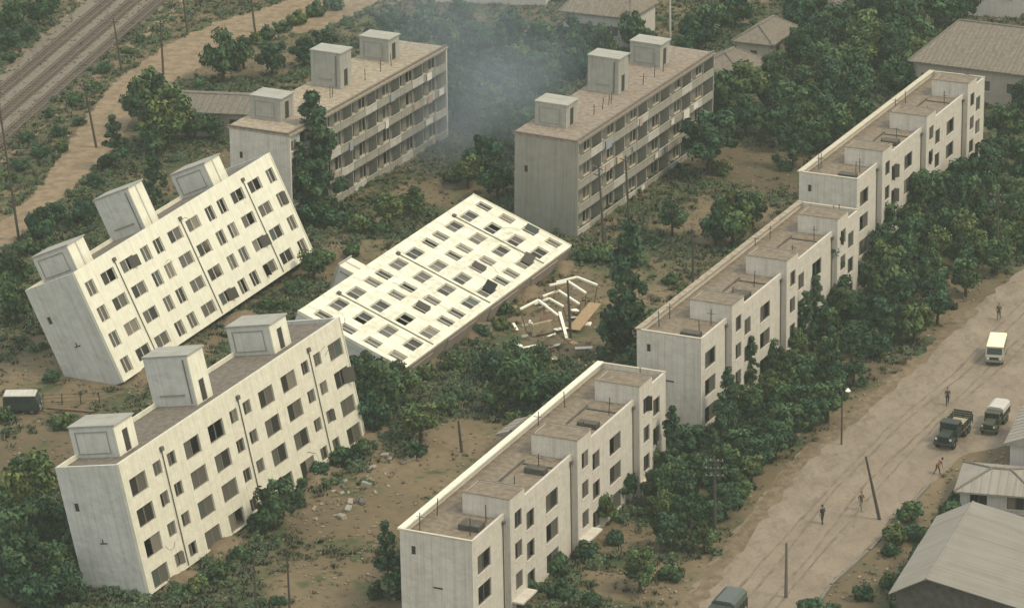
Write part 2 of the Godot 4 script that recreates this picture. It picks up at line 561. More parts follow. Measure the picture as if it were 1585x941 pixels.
# ---------- upright blocks with balconies ----------
func balcony_block(label: String, at: Transform3D, L: float, w: float, h: float, roof: String, skip: float, laundry: String) -> Node3D:
	var root := thing("balcony_apartment_block", label, "apartment block")
	root.transform = at
	var hr := h - 0.35
	var bays := 12
	var bw := (L - 0.5 - skip) / bays
	var zb := w - 1.15
	var holes := []
	for k in 4:
		for b in bays:
			var x := skip + 0.25 + bw * (b + 0.5)
			holes.append(hole(x, 0.15 + 2.7 * k + 1.15, 2.1 if b % 2 == 0 else 1.7, 1.9))
	var st := stm()
	wall(st, Vector3(0.25, 0, zb), Vector3.RIGHT, Vector3.UP, L - 0.5, hr - 0.2, holes.map(func(r): return Rect2(r.position - Vector2(0.25, 0), r.size)), 0.2)
	obj("window_wall", st, M["balcony"], root)
	for r in holes:
		window_at(root, Vector3(r.get_center().x, r.get_center().y, zb - 0.1), r.size.x, r.size.y, "frame_pale", 0.0, 0.2, 1)
	for k in 4:
		var y := 0.1 + 2.7 * k - 0.2
		st = stm()
		box(st, Vector3(0.25, y, zb), Vector3(L - 0.25, y + 0.14, w - 0.1))
		obj("balcony_slab", st, M["balcony_pale"], root)
		for b in bays:
			var x := skip + 0.25 + bw * b
			st = stm()
			box(st, Vector3(x + 0.03, y + 0.143, w - 0.1), Vector3(x + bw - 0.03, y + 0.92, w))
			box(st, Vector3(x + 0.03, y + 0.923, w - 0.13), Vector3(x + bw - 0.03, y + 1.0, w + 0.05))
			obj("balcony_parapet", st, M["balcony_pale"] if (b + k) % 4 else M["pale_grey"], root)
			if b > 0 and b % 2 == 0:
				st = stm()
				box(st, Vector3(x - 0.06, y + 0.143, zb), Vector3(x + 0.06, y + 2.5, w - 0.14))
				obj("balcony_partition", st, M["balcony_pale"], root)
			if b > 0 and b % 2 == 1:
				st = stm()
				box(st, Vector3(x - 0.05, y + 1.003, w - 0.11), Vector3(x + 0.05, y + 2.5, w - 0.01))
				obj("balcony_post", st, M["balcony_pale"], root)
	if skip > 0.5:
		st = stm()
		wall(st, Vector3(0.25, 0, w - 0.4), Vector3.RIGHT, Vector3.UP, skip, hr - 0.2, [hole(skip / 2, 9.2, 1.2, 1.2), hole(skip / 2, 6.5, 1.2, 1.2), hole(skip / 2, 3.8, 1.2, 1.2)], 0.2)
		obj("end_bay_wall", st, M["grey_plaster"], root)
		for k in 3:
			window_at(root, Vector3(0.25 + skip / 2, 3.8 + 2.7 * k, w - 0.5), 1.2, 1.2, "frame_pale")
	for e in 2:
		st = stm()
		if e == 0:
			wall(st, Vector3(0, 0, 0), Vector3.BACK, Vector3.UP, w, hr, [Rect2(1.15, 6.6 if skip < 0.5 else 7.4, 0.4, 0.75)], 0.247)
		else:
			wall(st, Vector3(L, 0, w), Vector3.FORWARD, Vector3.UP, w, hr, [], 0.247)
		obj("gable_wall", st, M["grey_dark"] if skip < 0.5 else M["pink_grey"], root)
	st = stm()
	box(st, Vector3(0.1, 6.5, 1.1), Vector3(0.14, 8.2, 1.6))
	obj("gable_vent", st, M["door"], root)
	st = stm()
	wall(st, Vector3(L - 0.25, 0, 0), Vector3.LEFT, Vector3.UP, L - 0.5, hr - 0.2, [], 0.2)
	obj("rear_wall", st, M["balcony"], root)
	st = stm()
	box(st, Vector3(-0.05, hr, -0.25), Vector3(L + 0.05, hr + 0.2, w + 0.12))
	obj("roof", st, M[roof], root)
	st = stm()
	box(st, Vector3(0.25, hr - 0.2, 0.2), Vector3(L - 0.25, hr - 0.003, w - 0.06))
	obj("top_slab", st, M["pale_grey"], root)
	st = stm()
	box(st, Vector3(-0.07, hr + 0.203, w - 0.28), Vector3(L + 0.07, hr + 0.42, w - 0.06))
	box(st, Vector3(-0.07, hr + 0.203, -0.2), Vector3(0.1, hr + 0.38, w - 0.29))
	obj("roof_kerb", st, M["roof_grey"], root)
	for p in [[3.6, 2.8, 2.5], [16.9, 2.6, 4.0], [28.2, 2.6, 2.6]]:
		penthouse(root, p[0], p[1], 0.6, 4.3, hr + 0.2, p[2], "hut_grey", "hut_grey")
	roof_posts(root, hr + 0.2, 8.0, 15.5, [4.9], 4, 1.4)
	roof_posts(root, hr + 0.2, 20.5, 27.5, [5.2], 3, 1.4)
	# washing on the balconies: each piece a thing of its own
	var spots := {}
	for i in 13:
		var k := rng.randi_range(0, 3)
		var b := rng.randi_range(0, bays - 1)
		if spots.has(Vector2i(k, b)):
			continue
		spots[Vector2i(k, b)] = true
		var wdt := rng.randf_range(0.7, 1.7)
		var ht := rng.randf_range(0.6, 1.15)
		var x := skip + 0.25 + bw * b + rng.randf_range(0.1, maxf(0.15, bw - wdt - 0.1))
		var y := 0.1 + 2.7 * k - 0.2 + 0.99
		st = stm()
		var n := 6
		for j in n:
			var xa := wdt * j / n
			var xb := wdt * (j + 1) / n
			var za := sin(j * 1.9 + i) * 0.035
			var zc := sin((j + 1) * 1.9 + i) * 0.035
			quad(st, Vector3(xa, -ht, za), Vector3(xb, -ht, zc), Vector3(xb, 0, zc * 0.3), Vector3(xa, 0, za * 0.3))
			quad(st, Vector3(xb, -ht, zc - 0.02), Vector3(xa, -ht, za - 0.02), Vector3(xa, 0, za * 0.3 - 0.02), Vector3(xb, 0, zc * 0.3 - 0.02))
		var c := put("hanging_cloth", finish(st), M[["cloth_white", "cloth_pink", "cloth_blue", "cloth_tan", "cloth_white"][i % 5]])
		c.transform = at * Transform3D(Basis.IDENTITY, Vector3(x, y, w + 0.1))
		tag(c, "%s cloth on %s-floor balcony, %s bay from the gable, %s" % [["pale", "faded pink", "grey blue", "tan", "pale"][i % 5], ["ground", "second", "third", "top"][k], ORD[b], laundry], "laundry", "washing on the balconies of " + laundry)
	return root

# ---------- three-storey blocks with stair towers ----------
func stepped_block(label: String, at: Transform3D, seed_: int, coping: String) -> Node3D:
	rng.seed = seed_
	var root := thing("stepped_apartment_block", label, "apartment block")
	root.transform = at
	var L := 39.87
	var w := 6.385
	var h := 9.185
	var hr := h - 0.55
	var towers := [6.0, 19.4, 32.7]
	var tw := 2.85
	var ends := [0.0, 6.0, 8.85, 19.4, 22.25, 32.7, 35.55, 39.87]
	var wide := [2.15, 15.3, 28.55]
	var narrow := [11.0, 24.45, 37.75]
	var st: SurfaceTool
	for s in 4:
		var a: float = ends[s * 2]
		var b: float = ends[s * 2 + 1]
		var holes := []
		var cols := []
		for x in wide:
			if x > a and x < b:
				cols.append([x, 2.4, 1.65, 3.96 - 2.7])
		for x in narrow:
			if x > a and x < b:
				cols.append([x, 1.5, 1.6, 3.96 - 2.65])
		for c in cols:
			for k in 3:
				holes.append(hole(c[0] - a, c[3] + 2.7 * k, c[1], c[2]))
				window_at(root, Vector3(c[0], c[3] + 2.7 * k, w - 0.14), c[1], c[2], "frame_dark", 0.0, 0.35, 1)
		st = stm()
		wall(st, Vector3(a, -1.0, w), Vector3.RIGHT, Vector3.UP, b - a, h + 1.0, holes.map(func(r): return Rect2(r.position + Vector2(0, 1), r.size)), 0.22)
		obj("window_wall", st, M["stucco"], root)
		st = stm()
		tube(st, Vector3(b - 0.35 if s < 3 else a + 0.4, 0, w + 0.07), Vector3(b - 0.35 if s < 3 else a + 0.4, h - 0.6, w + 0.07), 0.05, 0.05, 6)
		var d := obj("drain_pipe", st, M["pipe"], root)
		st = stm()
		cbox(st, Vector3((b - 0.52 if s < 3 else a + 0.23), h - 0.75, w + 0.003), Vector3((b - 0.18 if s < 3 else a + 0.57), h - 0.45, w + 0.25), 0.03)
		obj("hopper", st, M["pipe"], d)
	for t in towers:
		var th := 10.5
		var zt := w + 0.52
		var cx: float = tw * 0.55
		var holes := [hole(cx, 1.0 + 0.2, 1.3, 2.0)]
		for k in 3:
			holes.append(hole(cx, 1.0 + 2.81 + 2.7 * k, 1.35, 1.5))
		st = stm()
		wall(st, Vector3(t, -1.0, zt), Vector3.RIGHT, Vector3.UP, tw, th + 1.0, holes, 0.22)
		var tower := put("stair_tower", finish(st), M["stucco"], root)
		for k in 3:
			window_at(tower, Vector3(t + cx, 2.81 + 2.7 * k, zt - 0.14), 1.35, 1.5, "frame_dark", 0.0, 0.35, 1)
		st = stm()
		wall(st, Vector3(t, -1.0, 2.7), Vector3.BACK, Vector3.UP, zt - 2.7 - 0.22, th + 1.0, [], 0.15)
		wall(st, Vector3(t + tw, -1.0, zt - 0.22), Vector3.FORWARD, Vector3.UP, zt - 2.7 - 0.22, th + 1.0, [], 0.15)
		wall(st, Vector3(t + tw - 0.15, -1.0, 2.7), Vector3.LEFT, Vector3.UP, tw - 0.3, th + 1.0, [], 0.15)
		obj("tower_side_wall", st, M["pink_grey"], tower)
		st = stm()
		box(st, Vector3(t + 0.15, th - 0.25, 2.85), Vector3(t + tw - 0.15, th - 0.08, zt - 0.22))
		obj("tower_roof", st, M["roof_brown"], tower)
		st = stm()
		box(st, Vector3(t - 0.08, th + 0.003, 2.62), Vector3(t + tw + 0.08, th + 0.05, 2.85))
		box(st, Vector3(t - 0.08, th + 0.003, zt - 0.2), Vector3(t + tw + 0.08, th + 0.05, zt + 0.06))
		box(st, Vector3(t - 0.08, th + 0.003, 2.853), Vector3(t + 0.15, th + 0.05, zt - 0.203))
		box(st, Vector3(t + tw - 0.15, th + 0.003, 2.853), Vector3(t + tw + 0.08, th + 0.05, zt - 0.203))
		obj("tower_coping", st, M["roof_brown"], tower)
		st = stm()
		box(st, Vector3(t + 0.1, 1.35, zt), Vector3(t + tw + 0.1, 1.5, zt + 0.95))
		obj("entrance_canopy", st, M["pink_grey"], tower)
		st = stm()
		box(st, Vector3(t + cx - 0.64, -0.8, zt - 0.16), Vector3(t + cx + 0.64, 1.19, zt - 0.1))
		obj("door", st, M["door"], tower)
	for e in 2:
		st = stm()
		if e == 0:
			wall(st, Vector3(0, -1, 0), Vector3.BACK, Vector3.UP, w - 0.22, h + 1.0, [Rect2(1.0, 8.2, 0.38, 0.75)], 0.2)
		else:
			wall(st, Vector3(L, -1, w - 0.22), Vector3.FORWARD, Vector3.UP, w - 0.22, h + 1.0, [], 0.2)
		obj("gable_wall", st, M["pink_grey"], root)
	st = stm()
	box(st, Vector3(0.1, 7.2, 1.0), Vector3(0.14, 7.95, 1.38))
	obj("gable_vent", st, M["door"], root)
	st = stm()
	box(st, Vector3(-0.05, 4.6, 2.9), Vector3(-0.003, 4.72, 3.7))
	obj("gable_bracket", st, M["iron"], root)
	st = stm()
	wall(st, Vector3(L - 0.2, -1, 0), Vector3.LEFT, Vector3.UP, L - 0.4, h + 1.0, [], 0.2)
	obj("rear_wall", st, M["stucco"], root)
	st = stm()
	box(st, Vector3(-0.04, h + 0.003, -0.18), Vector3(L + 0.04, h + 0.14, 0.42))
	obj("rear_coping", st, M[coping], root)
	for e in 2:
		st = stm()
		var x := -0.05 if e == 0 else L - 0.2
		box(st, Vector3(x, h + 0.003, 0.423), Vector3(x + 0.25, h + 0.09, w + 0.03))
		obj("gable_coping", st, M["parapet"], root)
	st = stm()
	box(st, Vector3(0.2, hr - 0.2, 0.2), Vector3(L - 0.2, hr, 2.7))
	for s in 4:
		box(st, Vector3(maxf(0.2, ends[s * 2]), hr - 0.2, 2.7), Vector3(minf(L - 0.2, ends[s * 2 + 1]), hr, w - 0.22))
	obj("roof", st, M["roof_brown"], root)
	for s in 4:
		var a: float = maxf(ends[s * 2], 0.6)
		var b: float = minf(ends[s * 2 + 1], L - 0.5)
		roof_posts(root, hr, a + 0.4, b - 0.4, [1.0, 5.2] if s % 2 == 0 else [4.8], 2, 1.7)
		st = stm()
		var bx := a + rng.randf_range(0.5, maxf(0.6, b - a - 2.2))
		box(st, Vector3(bx, hr, 3.8), Vector3(bx + rng.randf_range(0.8, 1.5), hr + 0.5, 5.6))
		obj("roof_hatch", st, M["roof_dark"], root)
		if b - a > 6:
			st = stm()
			box(st, Vector3(a + 1.0, hr, 2.6), Vector3(b - 1.5, hr + 0.1, 2.75))
			box(st, Vector3(b - 2.3, hr, 2.9), Vector3(b - 2.1, hr + 0.1, w - 0.3))
			obj("roof_duct", st, M["roof_dark"], root)
	return root

# ---------- low houses ----------
func house(called: String, label: String, category: String, at: Vector3, turn: float, l: float, w: float, eave: float, ridge: float, hip: float, roof: String, wallm: String, strips := 0) -> Node3D:
	var root := thing(called, label, category, at, turn)
	var st := stm()
	var holes := []
	var n := int(l / 3.2)
	for i in n:
		holes.append(hole(l * (i + 0.5) / n, eave * 0.5 + 0.1, 1.5, 1.2))
	wall(st, Vector3(-l / 2, 0, w / 2), Vector3.RIGHT, Vector3.UP, l, eave, holes, 0.18)
	wall(st, Vector3(l / 2, 0, -w / 2), Vector3.LEFT, Vector3.UP, l, eave, [], 0.18)
	if hip > 0.1:
		wall(st, Vector3(-l / 2, 0, -w / 2 + 0.18), Vector3.BACK, Vector3.UP, w - 0.36, eave, [hole(w / 2 - 0.18, 1.0, 0.9, 1.95)], 0.18)
		wall(st, Vector3(l / 2, 0, w / 2 - 0.18), Vector3.FORWARD, Vector3.UP, w - 0.36, eave, [], 0.18)
	else:
		for e in [-1.0, 1.0]:
			prism(st, PackedVector2Array([Vector2(-w / 2 + 0.18, 0), Vector2(w / 2 - 0.18, 0), Vector2(w / 2 - 0.18, eave), Vector2(0, eave + (ridge - eave) * 0.93), Vector2(-w / 2 + 0.18, eave)]), 0, 0.18, Transform3D(Basis(Vector3.UP, PI / 2), Vector3(l / 2 * e - (0.18 if e > 0 else 0.0), 0, 0)))
	obj("wall", st, M[wallm], root)
	for r in holes:
		window_at(root, Vector3(r.get_center().x - l / 2, r.get_center().y, w / 2 - 0.1), 1.5, 1.2, "frame_dark")
	if hip > 0.1:
		st = stm()
		box(st, Vector3(-l / 2 + 0.06, 0, -0.45), Vector3(-l / 2 + 0.12, 1.95, 0.45))
		obj("door", st, M["door"], root)
	var o := 0.5
	var e0 := eave - 0.12
	var hx := l / 2 - hip
	var th := Vector3(0, 0.16, 0)
	var a := Vector3(-l / 2 - o, e0, w / 2 + o)
	var b := Vector3(l / 2 + o, e0, w / 2 + o)
	var c := Vector3(l / 2 + o, e0, -w / 2 - o)
	var d := Vector3(-l / 2 - o, e0, -w / 2 - o)
	var r0 := Vector3(-hx - (o if hip < 0.1 else 0.0), ridge, 0)
	var r1 := Vector3(hx + (o if hip < 0.1 else 0.0), ridge, 0)
	st = stm()
	for k in [th, Vector3.ZERO]:
		if k == th:
			quad(st, a + k, b + k, r1 + k, r0 + k)
			quad(st, c + k, d + k, r0 + k, r1 + k)
			tri(st, b + k, c + k, r1 + k)
			tri(st, d + k, a + k, r0 + k)
	if hip < 0.1:
		quad(st, b, a, r0, r1)
		quad(st, d, c, r1, r0)
	else:
		quad(st, d, c, b, a)
	for p in [[a, b], [b, c], [c, d], [d, a]]:
		quad(st, p[0], p[1], p[1] + th, p[0] + th)
	var rf := put("roof", finish(st), M[roof], root)
	st = stm()
	tube(st, r0 + th * 0.9, r1 + th * 0.9, 0.16, 0.16, 6)
	if hip > 0.1:
		for p in [[a, r0], [d, r0], [b, r1], [c, r1]]:
			tube(st, p[0] + th, p[1] + th, 0.12, 0.12, 6)
	obj("ridge_cap", st, M["tile_grey"], rf)
	# courses of the roof: raised rows that run down each slope
	if strips > 0:
		var rows := stm()
		for s in 2:
			var p0 := a if s == 0 else c
			var p1 := b if s == 0 else d
			var q0 := r0 if s == 0 else r1
			var q1 := r1 if s == 0 else r0
			for i in range(1, strips):
				var f := float(i) / strips
				var u := p0.lerp(p1, f)
				var along := clampf((u - q0).dot((q1 - q0).normalized()) / maxf(0.01, q0.distance_to(q1)), 0, 1)
				var v := q0.lerp(q1, along)
				if hip > 0.1:
					var inset := absf(u.x) - hx
					if inset > 0:
						var k := inset / (hip + o)
						v = u.lerp(Vector3(u.x, ridge, 0), 1.0 - k)
				tube(rows, u + th, v + th, 0.055, 0.055, 4, false)
		var rr := obj("roof_seam_rows", rows, M[roof], rf)
		rr.set_meta("kind", "stuff")
	return root

# ---------- trees ----------
var crowns := {}

# a crown of radius 1: many small leaf sprays gathered in uneven clumps
func crown_mesh(seed_: int, kind: String) -> ArrayMesh:
	var r := RandomNumberGenerator.new()
	r.seed = seed_
	var pos := PackedVector3Array()
	var nor := PackedVector3Array()
	var col := PackedColorArray()
	var ht := 1.0
	var n := 46
	var leaf := 0.098
	var per := 120
	if kind == "s":
		n = 24
		ht = 0.7
		leaf = 0.13
		per = 95
	elif kind == "c":
		n = 54
	var lobe := Vector3(r.randf_range(0.5, 1.5), r.randf_range(1, 3), r.randf_range(0, 6))
	for i in n:
		var c := Vector3.ZERO
		var cr := r.randf_range(0.12, 0.38)
		if kind == "c":
			var y := pow(r.randf(), 0.8)
			var rad := pow(1.0 - y, 0.75) * 1.08 + 0.08
			var a := r.randf() * TAU
			c = Vector3(cos(a) * rad * sqrt(r.randf()), y * 3.7 - 0.2, sin(a) * rad * sqrt(r.randf()))
			cr *= 0.65 + 0.5 * (1.0 - y)
		else:
			var d := Vector3(r.randfn(), r.randfn() * 0.8 + 0.25, r.randfn()).normalized()
			var a := atan2(d.z, d.x)
			var k := pow(r.randf(), 0.38) * (0.80 + 0.16 * sin(a * 2.0 + lobe.z) + 0.1 * sin(a * 3.0 + lobe.y * 2.0))
			c = d * k * 0.85
			c.y = c.y * ht * (1.05 if c.y > 0 else 0.6) + (0.0 if kind == "s" else 0.05)
		var tone := r.randf_range(0.5, 1.6)
		var warm := r.randf_range(-0.18, 0.22)
		var base := Color(0.054 * tone * (1.0 + warm), 0.078 * tone, 0.046 * tone * (1.0 - warm * 0.6))
		for j in per:
			var d := Vector3(r.randfn(), r.randfn(), r.randfn()).normalized()
			var q := c + d * cr * pow(r.randf(), 0.55) * Vector3(1.1, 0.8, 1.1)
			var up := (d + Vector3(0, 0.5, 0) + Vector3(r.randfn(), r.randfn(), r.randfn()) * 0.45).normalized()
			var u := up.cross(Vector3(r.randfn(), r.randfn(), r.randfn())).normalized()
			var v := up.cross(u)
			var s := leaf * r.randf_range(0.55, 1.25)
			var sm := (up * 0.9 + d * 0.25 + c.normalized() * 0.2).normalized()
			var cc := base * r.randf_range(0.45, 1.75)
			cc.a = 1.0
			var p := [q - u * s, q - v * s * 0.55, q + u * s, q + v * s * 0.55]
			for ix in [0, 2, 1, 0, 3, 2]:
				pos.append(p[ix])
				nor.append(sm)
				col.append(cc)
	var arr := []
	arr.resize(Mesh.ARRAY_MAX)
	arr[Mesh.ARRAY_VERTEX] = pos
	arr[Mesh.ARRAY_NORMAL] = nor
	arr[Mesh.ARRAY_COLOR] = col
	var m := ArrayMesh.new()
	m.add_surface_from_arrays(Mesh.PRIMITIVE_TRIANGLES, arr)
	return m

func trunk_mesh(seed_: int, kind: String) -> ArrayMesh:
	var r := RandomNumberGenerator.new()
	r.seed = seed_
	var st := stm()
	var top := {"b": 1.1, "s": 0.35, "c": 3.4}[kind] as float
	tube(st, Vector3(0, -0.15, 0), Vector3(0.02, top * 0.45, 0.01), 0.085, 0.065, 7)
	tube(st, Vector3(0.02, top * 0.45, 0.01), Vector3(0.0, top, 0.03), 0.065, 0.03, 7)
	for i in 6:
		var a := TAU * i / 6 + r.randf()
		var y := top * r.randf_range(0.4, 0.85)
		var d := Vector3(cos(a), r.randf_range(0.4, 0.9), sin(a)) * r.randf_range(0.45, 0.7)
		if kind == "c":
			d *= 0.7
		tube(st, Vector3(0.01, y, 0.01), Vector3(0.01, y, 0.01) + d, 0.035, 0.012, 5)
	return finish(st)

const ORD := ["first", "second", "third", "fourth", "fifth", "sixth", "seventh", "eighth", "ninth", "tenth", "eleventh", "twelfth", "thirteenth", "fourteenth", "fifteenth", "sixteenth", "seventeenth", "eighteenth", "nineteenth", "twentieth"]

func ordinal(i: int) -> String:
	if i < 20:
		return ORD[i]
	return ["twenty", "thirty", "forty"][(i + 1) / 10 - 2] + ("-" + ORD[(i + 1) % 10 - 1] if (i + 1) % 10 else "th")

func across(p: Vector3) -> float:
	var q := eye.affine_inverse() * p
	return q.x / -q.z

func plant(list: Array) -> void:
	for kind in ["b", "s", "c"]:
		crowns[kind] = []
		for v in (7 if kind == "b" else 4 if kind == "s" else 2):
			crowns[kind].append([crown_mesh(100 + v * 7 + kind.unicode_at(0), kind), trunk_mesh(300 + v, kind)])
	var i := 0
	for clump in list:
		var items: Array = clump[2]
		items.sort_custom(func(a, b): return across(Vector3(a[0], 2, a[1])) < across(Vector3(b[0], 2, b[1])))
		var counts := {}
		for t in items:
			counts[t[3]] = counts.get(t[3], 0) + 1
		var seen := {}
		for t in items:
			i += 1
			rng.seed = 5000 + i
			var kind: String = t[3]
			var nth: int = seen.get(kind, 0)
			seen[kind] = nth + 1
			var what: String = {"b": "leafy tree", "s": "low bush", "c": "pointed tree"}[kind]
			var tone: String = ["leaf_dark", "leaf_mid", "leaf_dark", "leaf_mid", "leaf_warm"][rng.randi_range(0, 4)]
			if kind == "c":
				tone = "leaf_dark"
			var place: String = clump[0]
			var lab: String = what + " " + place
			if counts[kind] > 1:
				lab = ("%s %s from the left %s" % [ordinal(nth), what, place])
			var o := thing({"b": "leafy_tree", "s": "bush", "c": "pointed_tree"}[kind], lab, {"b": "tree", "s": "bush", "c": "tree"}[kind], Vector3(t[0], 0, t[1]), rng.randf() * TAU, clump[1] if kind != "s" else clump[1].replace("trees", "bushes"))
			var rad: float = t[2] * rng.randf_range(1.08, 1.28)
			var set_: Array = crowns[kind][rng.randi_range(0, crowns[kind].size() - 1)]
			var sy := rad * rng.randf_range(0.9, 1.35)
			var lift: float = {"b": 0.98, "s": 0.45, "c": 0.35}[kind] * rad
			put("crown", set_[0], M[tone], o, Transform3D(Basis.from_scale(Vector3(rad, sy, rad)), Vector3(0, lift, 0)))
			put("trunk", set_[1], M["bark"], o, Transform3D(Basis.from_scale(Vector3(rad, rad, rad)), Vector3.ZERO))

# ---------- ground ----------
func ground_picture(list: Array, bare: Array, lush: Array) -> ImageTexture:
	var w := 168
	var h := 240
	var f := PackedFloat32Array()
	f.resize(w * h)
	f.fill(0.58)
	var blot := func(x: float, z: float, r: float, v: float) -> void:
		var cx := (x - GX) / GW * w
		var cz := (z - GZ) / GD * h
		var rr := r / GW * w
		for j in range(maxi(0, int(cz - rr * 1.6)), mini(h, int(cz + rr * 1.6) + 1)):
			for i in range(maxi(0, int(cx - rr * 1.6)), mini(w, int(cx + rr * 1.6) + 1)):
				var d := Vector2(i - cx, j - cz).length() / rr
				var k := clampf(1.6 - d, 0.0, 1.0)
				k = k * k * (3.0 - 2.0 * k)
				f[j * w + i] = lerpf(f[j * w + i], v, k)
	for c in list:
		for t in c[2]:
			blot.call(t[0], t[1], t[2] * 1.25, 0.78)
	for b in lush:
		blot.call(b[0], b[1], b[2], b[3])
	for b in bare:
		blot.call(b[0], b[1], b[2], b[3])
	green_image = Image.create(w, h, false, Image.FORMAT_RF)
	for j in h:
		for i in w:
			green_image.set_pixel(i, j, Color(f[j * w + i], 0, 0))
	var big := green_image.duplicate() as Image
	big.resize(w * 5, h * 5, Image.INTERPOLATE_CUBIC)
	var n1 := noise(71, 0.02, 5).get_image(w * 5, h * 5)
	var n2 := noise(72, 0.13, 4).get_image(w * 5, h * 5)
	var n3 := noise(73, 0.006, 3).get_image(w * 5, h * 5)
	var im := Image.create(w * 5, h * 5, true, Image.FORMAT_RGB8)
	var sand := Color(0.175, 0.134, 0.082)
	var clay := Color(0.102, 0.079, 0.048)
	var grass := Color(0.066, 0.078, 0.036)
	var deep := Color(0.036, 0.050, 0.026)
	for j in h * 5:
		for i in w * 5:
			var a := n1.get_pixel(i, j).r
			var b := n2.get_pixel(i, j).r
			var g := big.get_pixel(i, j).r + (a - 0.5) * 1.25 + (b - 0.5) * 0.7
			var s := sand.lerp(clay, clampf(n3.get_pixel(i, j).r * 1.6 - 0.4 + (b - 0.5) * 0.5, 0, 1))
			var c := s.lerp(grass, clampf((g - 0.38) * 3.2, 0, 1)).lerp(deep, clampf((g - 0.72) * 2.5, 0, 1))
			c = c * (0.66 + 0.5 * b)
			im.set_pixel(i, j, c.linear_to_srgb())
	im.generate_mipmaps()
	return ImageTexture.create_from_image(im)

func greenness(x: float, z: float) -> float:
	var i := int((x - GX) / GW * 168)
	var j := int((z - GZ) / GD * 240)
	if i < 0 or j < 0 or i >= 168 or j >= 240:
		return 0.0
	return green_image.get_pixel(i, j).r

func tuft_mesh(seed_: int, n: int, spread: float, tall: float, width: float) -> ArrayMesh:
	var r := RandomNumberGenerator.new()
	r.seed = seed_
	var pos := PackedVector3Array()
	var nor := PackedVector3Array()
	for i in n:
		var a := r.randf() * TAU
		var b := Vector3(cos(a), 0, sin(a)) * r.randf() * spread
		var tip := b + Vector3(r.randfn() * 0.5, 1.0, r.randfn() * 0.5) * tall * r.randf_range(0.5, 1.2)
		var s := Vector3(-sin(a), 0, cos(a)).rotated(Vector3.UP, r.randfn()) * width
		var mid := b.lerp(tip, 0.55) + Vector3(r.randfn(), 0, r.randfn()) * width
		for v in [b - s * 0.5, mid + s, b + s * 0.5, b - s * 0.5, mid - s, mid + s, mid - s, tip, mid + s]:
			pos.append(v)
			nor.append((Vector3.UP + (v - b) * 0.6).normalized())
	var arr := []
	arr.resize(Mesh.ARRAY_MAX)
	arr[Mesh.ARRAY_VERTEX] = pos
	arr[Mesh.ARRAY_NORMAL] = nor
	var m := ArrayMesh.new()
	m.add_surface_from_arrays(Mesh.PRIMITIVE_TRIANGLES, arr)
	return m

func scatter(called: String, label: String, mesh: Mesh, m: Material, count: int, lo: float, size0: float, size1: float, dark: Color, pale: Color, away: Array) -> void:
	rng.seed = 77 + count
	var where: Array[Transform3D] = []
	var tint: Array[Color] = []
	var clump := noise(91, 0.09, 2)
	var tries := 0
	while where.size() < count and tries < count * 14:
		tries += 1
		var z := -rng.randf_range(255.0, 462.0)
		var x := z * rng.randf_range(-0.155, 0.155)
		var g := greenness(x, z) + clump.get_noise_2d(x * 4.0, z * 4.0) * 0.35
		if g < lo + rng.randf() * 0.3:
			continue
		var p := Vector2(x, z)
		var bad := false
		for a in away:
			if Geometry2D.is_point_in_polygon(p, a):
				bad = true
				break
		if bad:
			continue
		var s := rng.randf_range(size0, size1)
		where.append(Transform3D(Basis(Vector3.UP, rng.randf() * TAU).scaled(Vector3(s, s * rng.randf_range(0.7, 1.2), s)), Vector3(x, 0, z)))
		tint.append(dark.lerp(pale, rng.randf()))
	var mm := MultiMesh.new()
	mm.transform_format = MultiMesh.TRANSFORM_3D
	mm.use_colors = true
	mm.mesh = mesh
	mm.instance_count = where.size()
	for i in where.size():
		mm.set_instance_transform(i, where[i])
		mm.set_instance_color(i, tint[i])
	var o := MultiMeshInstance3D.new()
	o.multimesh = mm
	o.material_override = m
	o.name = called
	add_child(o)
	tag(o, label, called)
	o.set_meta("kind", "stuff")

# ---------- poles ----------
func utility_pole(label: String, at: Vector2, h: float, lean: Vector2, arms: int, turn: float, m := "pole_wood", group := "") -> Node3D:
	var o := thing("utility_pole", label, "utility pole", Vector3(at.x, -0.1, at.y), 0, group)
	var top := Vector3(lean.x, h, lean.y)
	var st := stm()
	tube(st, Vector3.ZERO, top, 0.15, 0.09, 8)
	obj("pole", st, M[m], o)
	for i in arms:
		var c := top * (0.95 - 0.085 * i)
		var d := Vector3(cos(turn), 0, sin(turn))
		st = stm()
		var b := Basis(Vector3.UP, -turn)
		cbox(st, Vector3(-0.8, -0.05, 0.08), Vector3(0.8, 0.05, 0.17), 0.015, Transform3D(b, c))
		var arm := obj("crossarm", st, M["pole_wood"], o)
		for s in [-0.7, -0.3, 0.3, 0.7]:
			st = stm()
			var p: Vector3 = Transform3D(b, c) * Vector3(s, 0.05, 0.12)
			tube(st, p, p + Vector3(0, 0.12, 0), 0.035, 0.025, 6)
			obj("insulator", st, M["house_white"], arm)
	return o

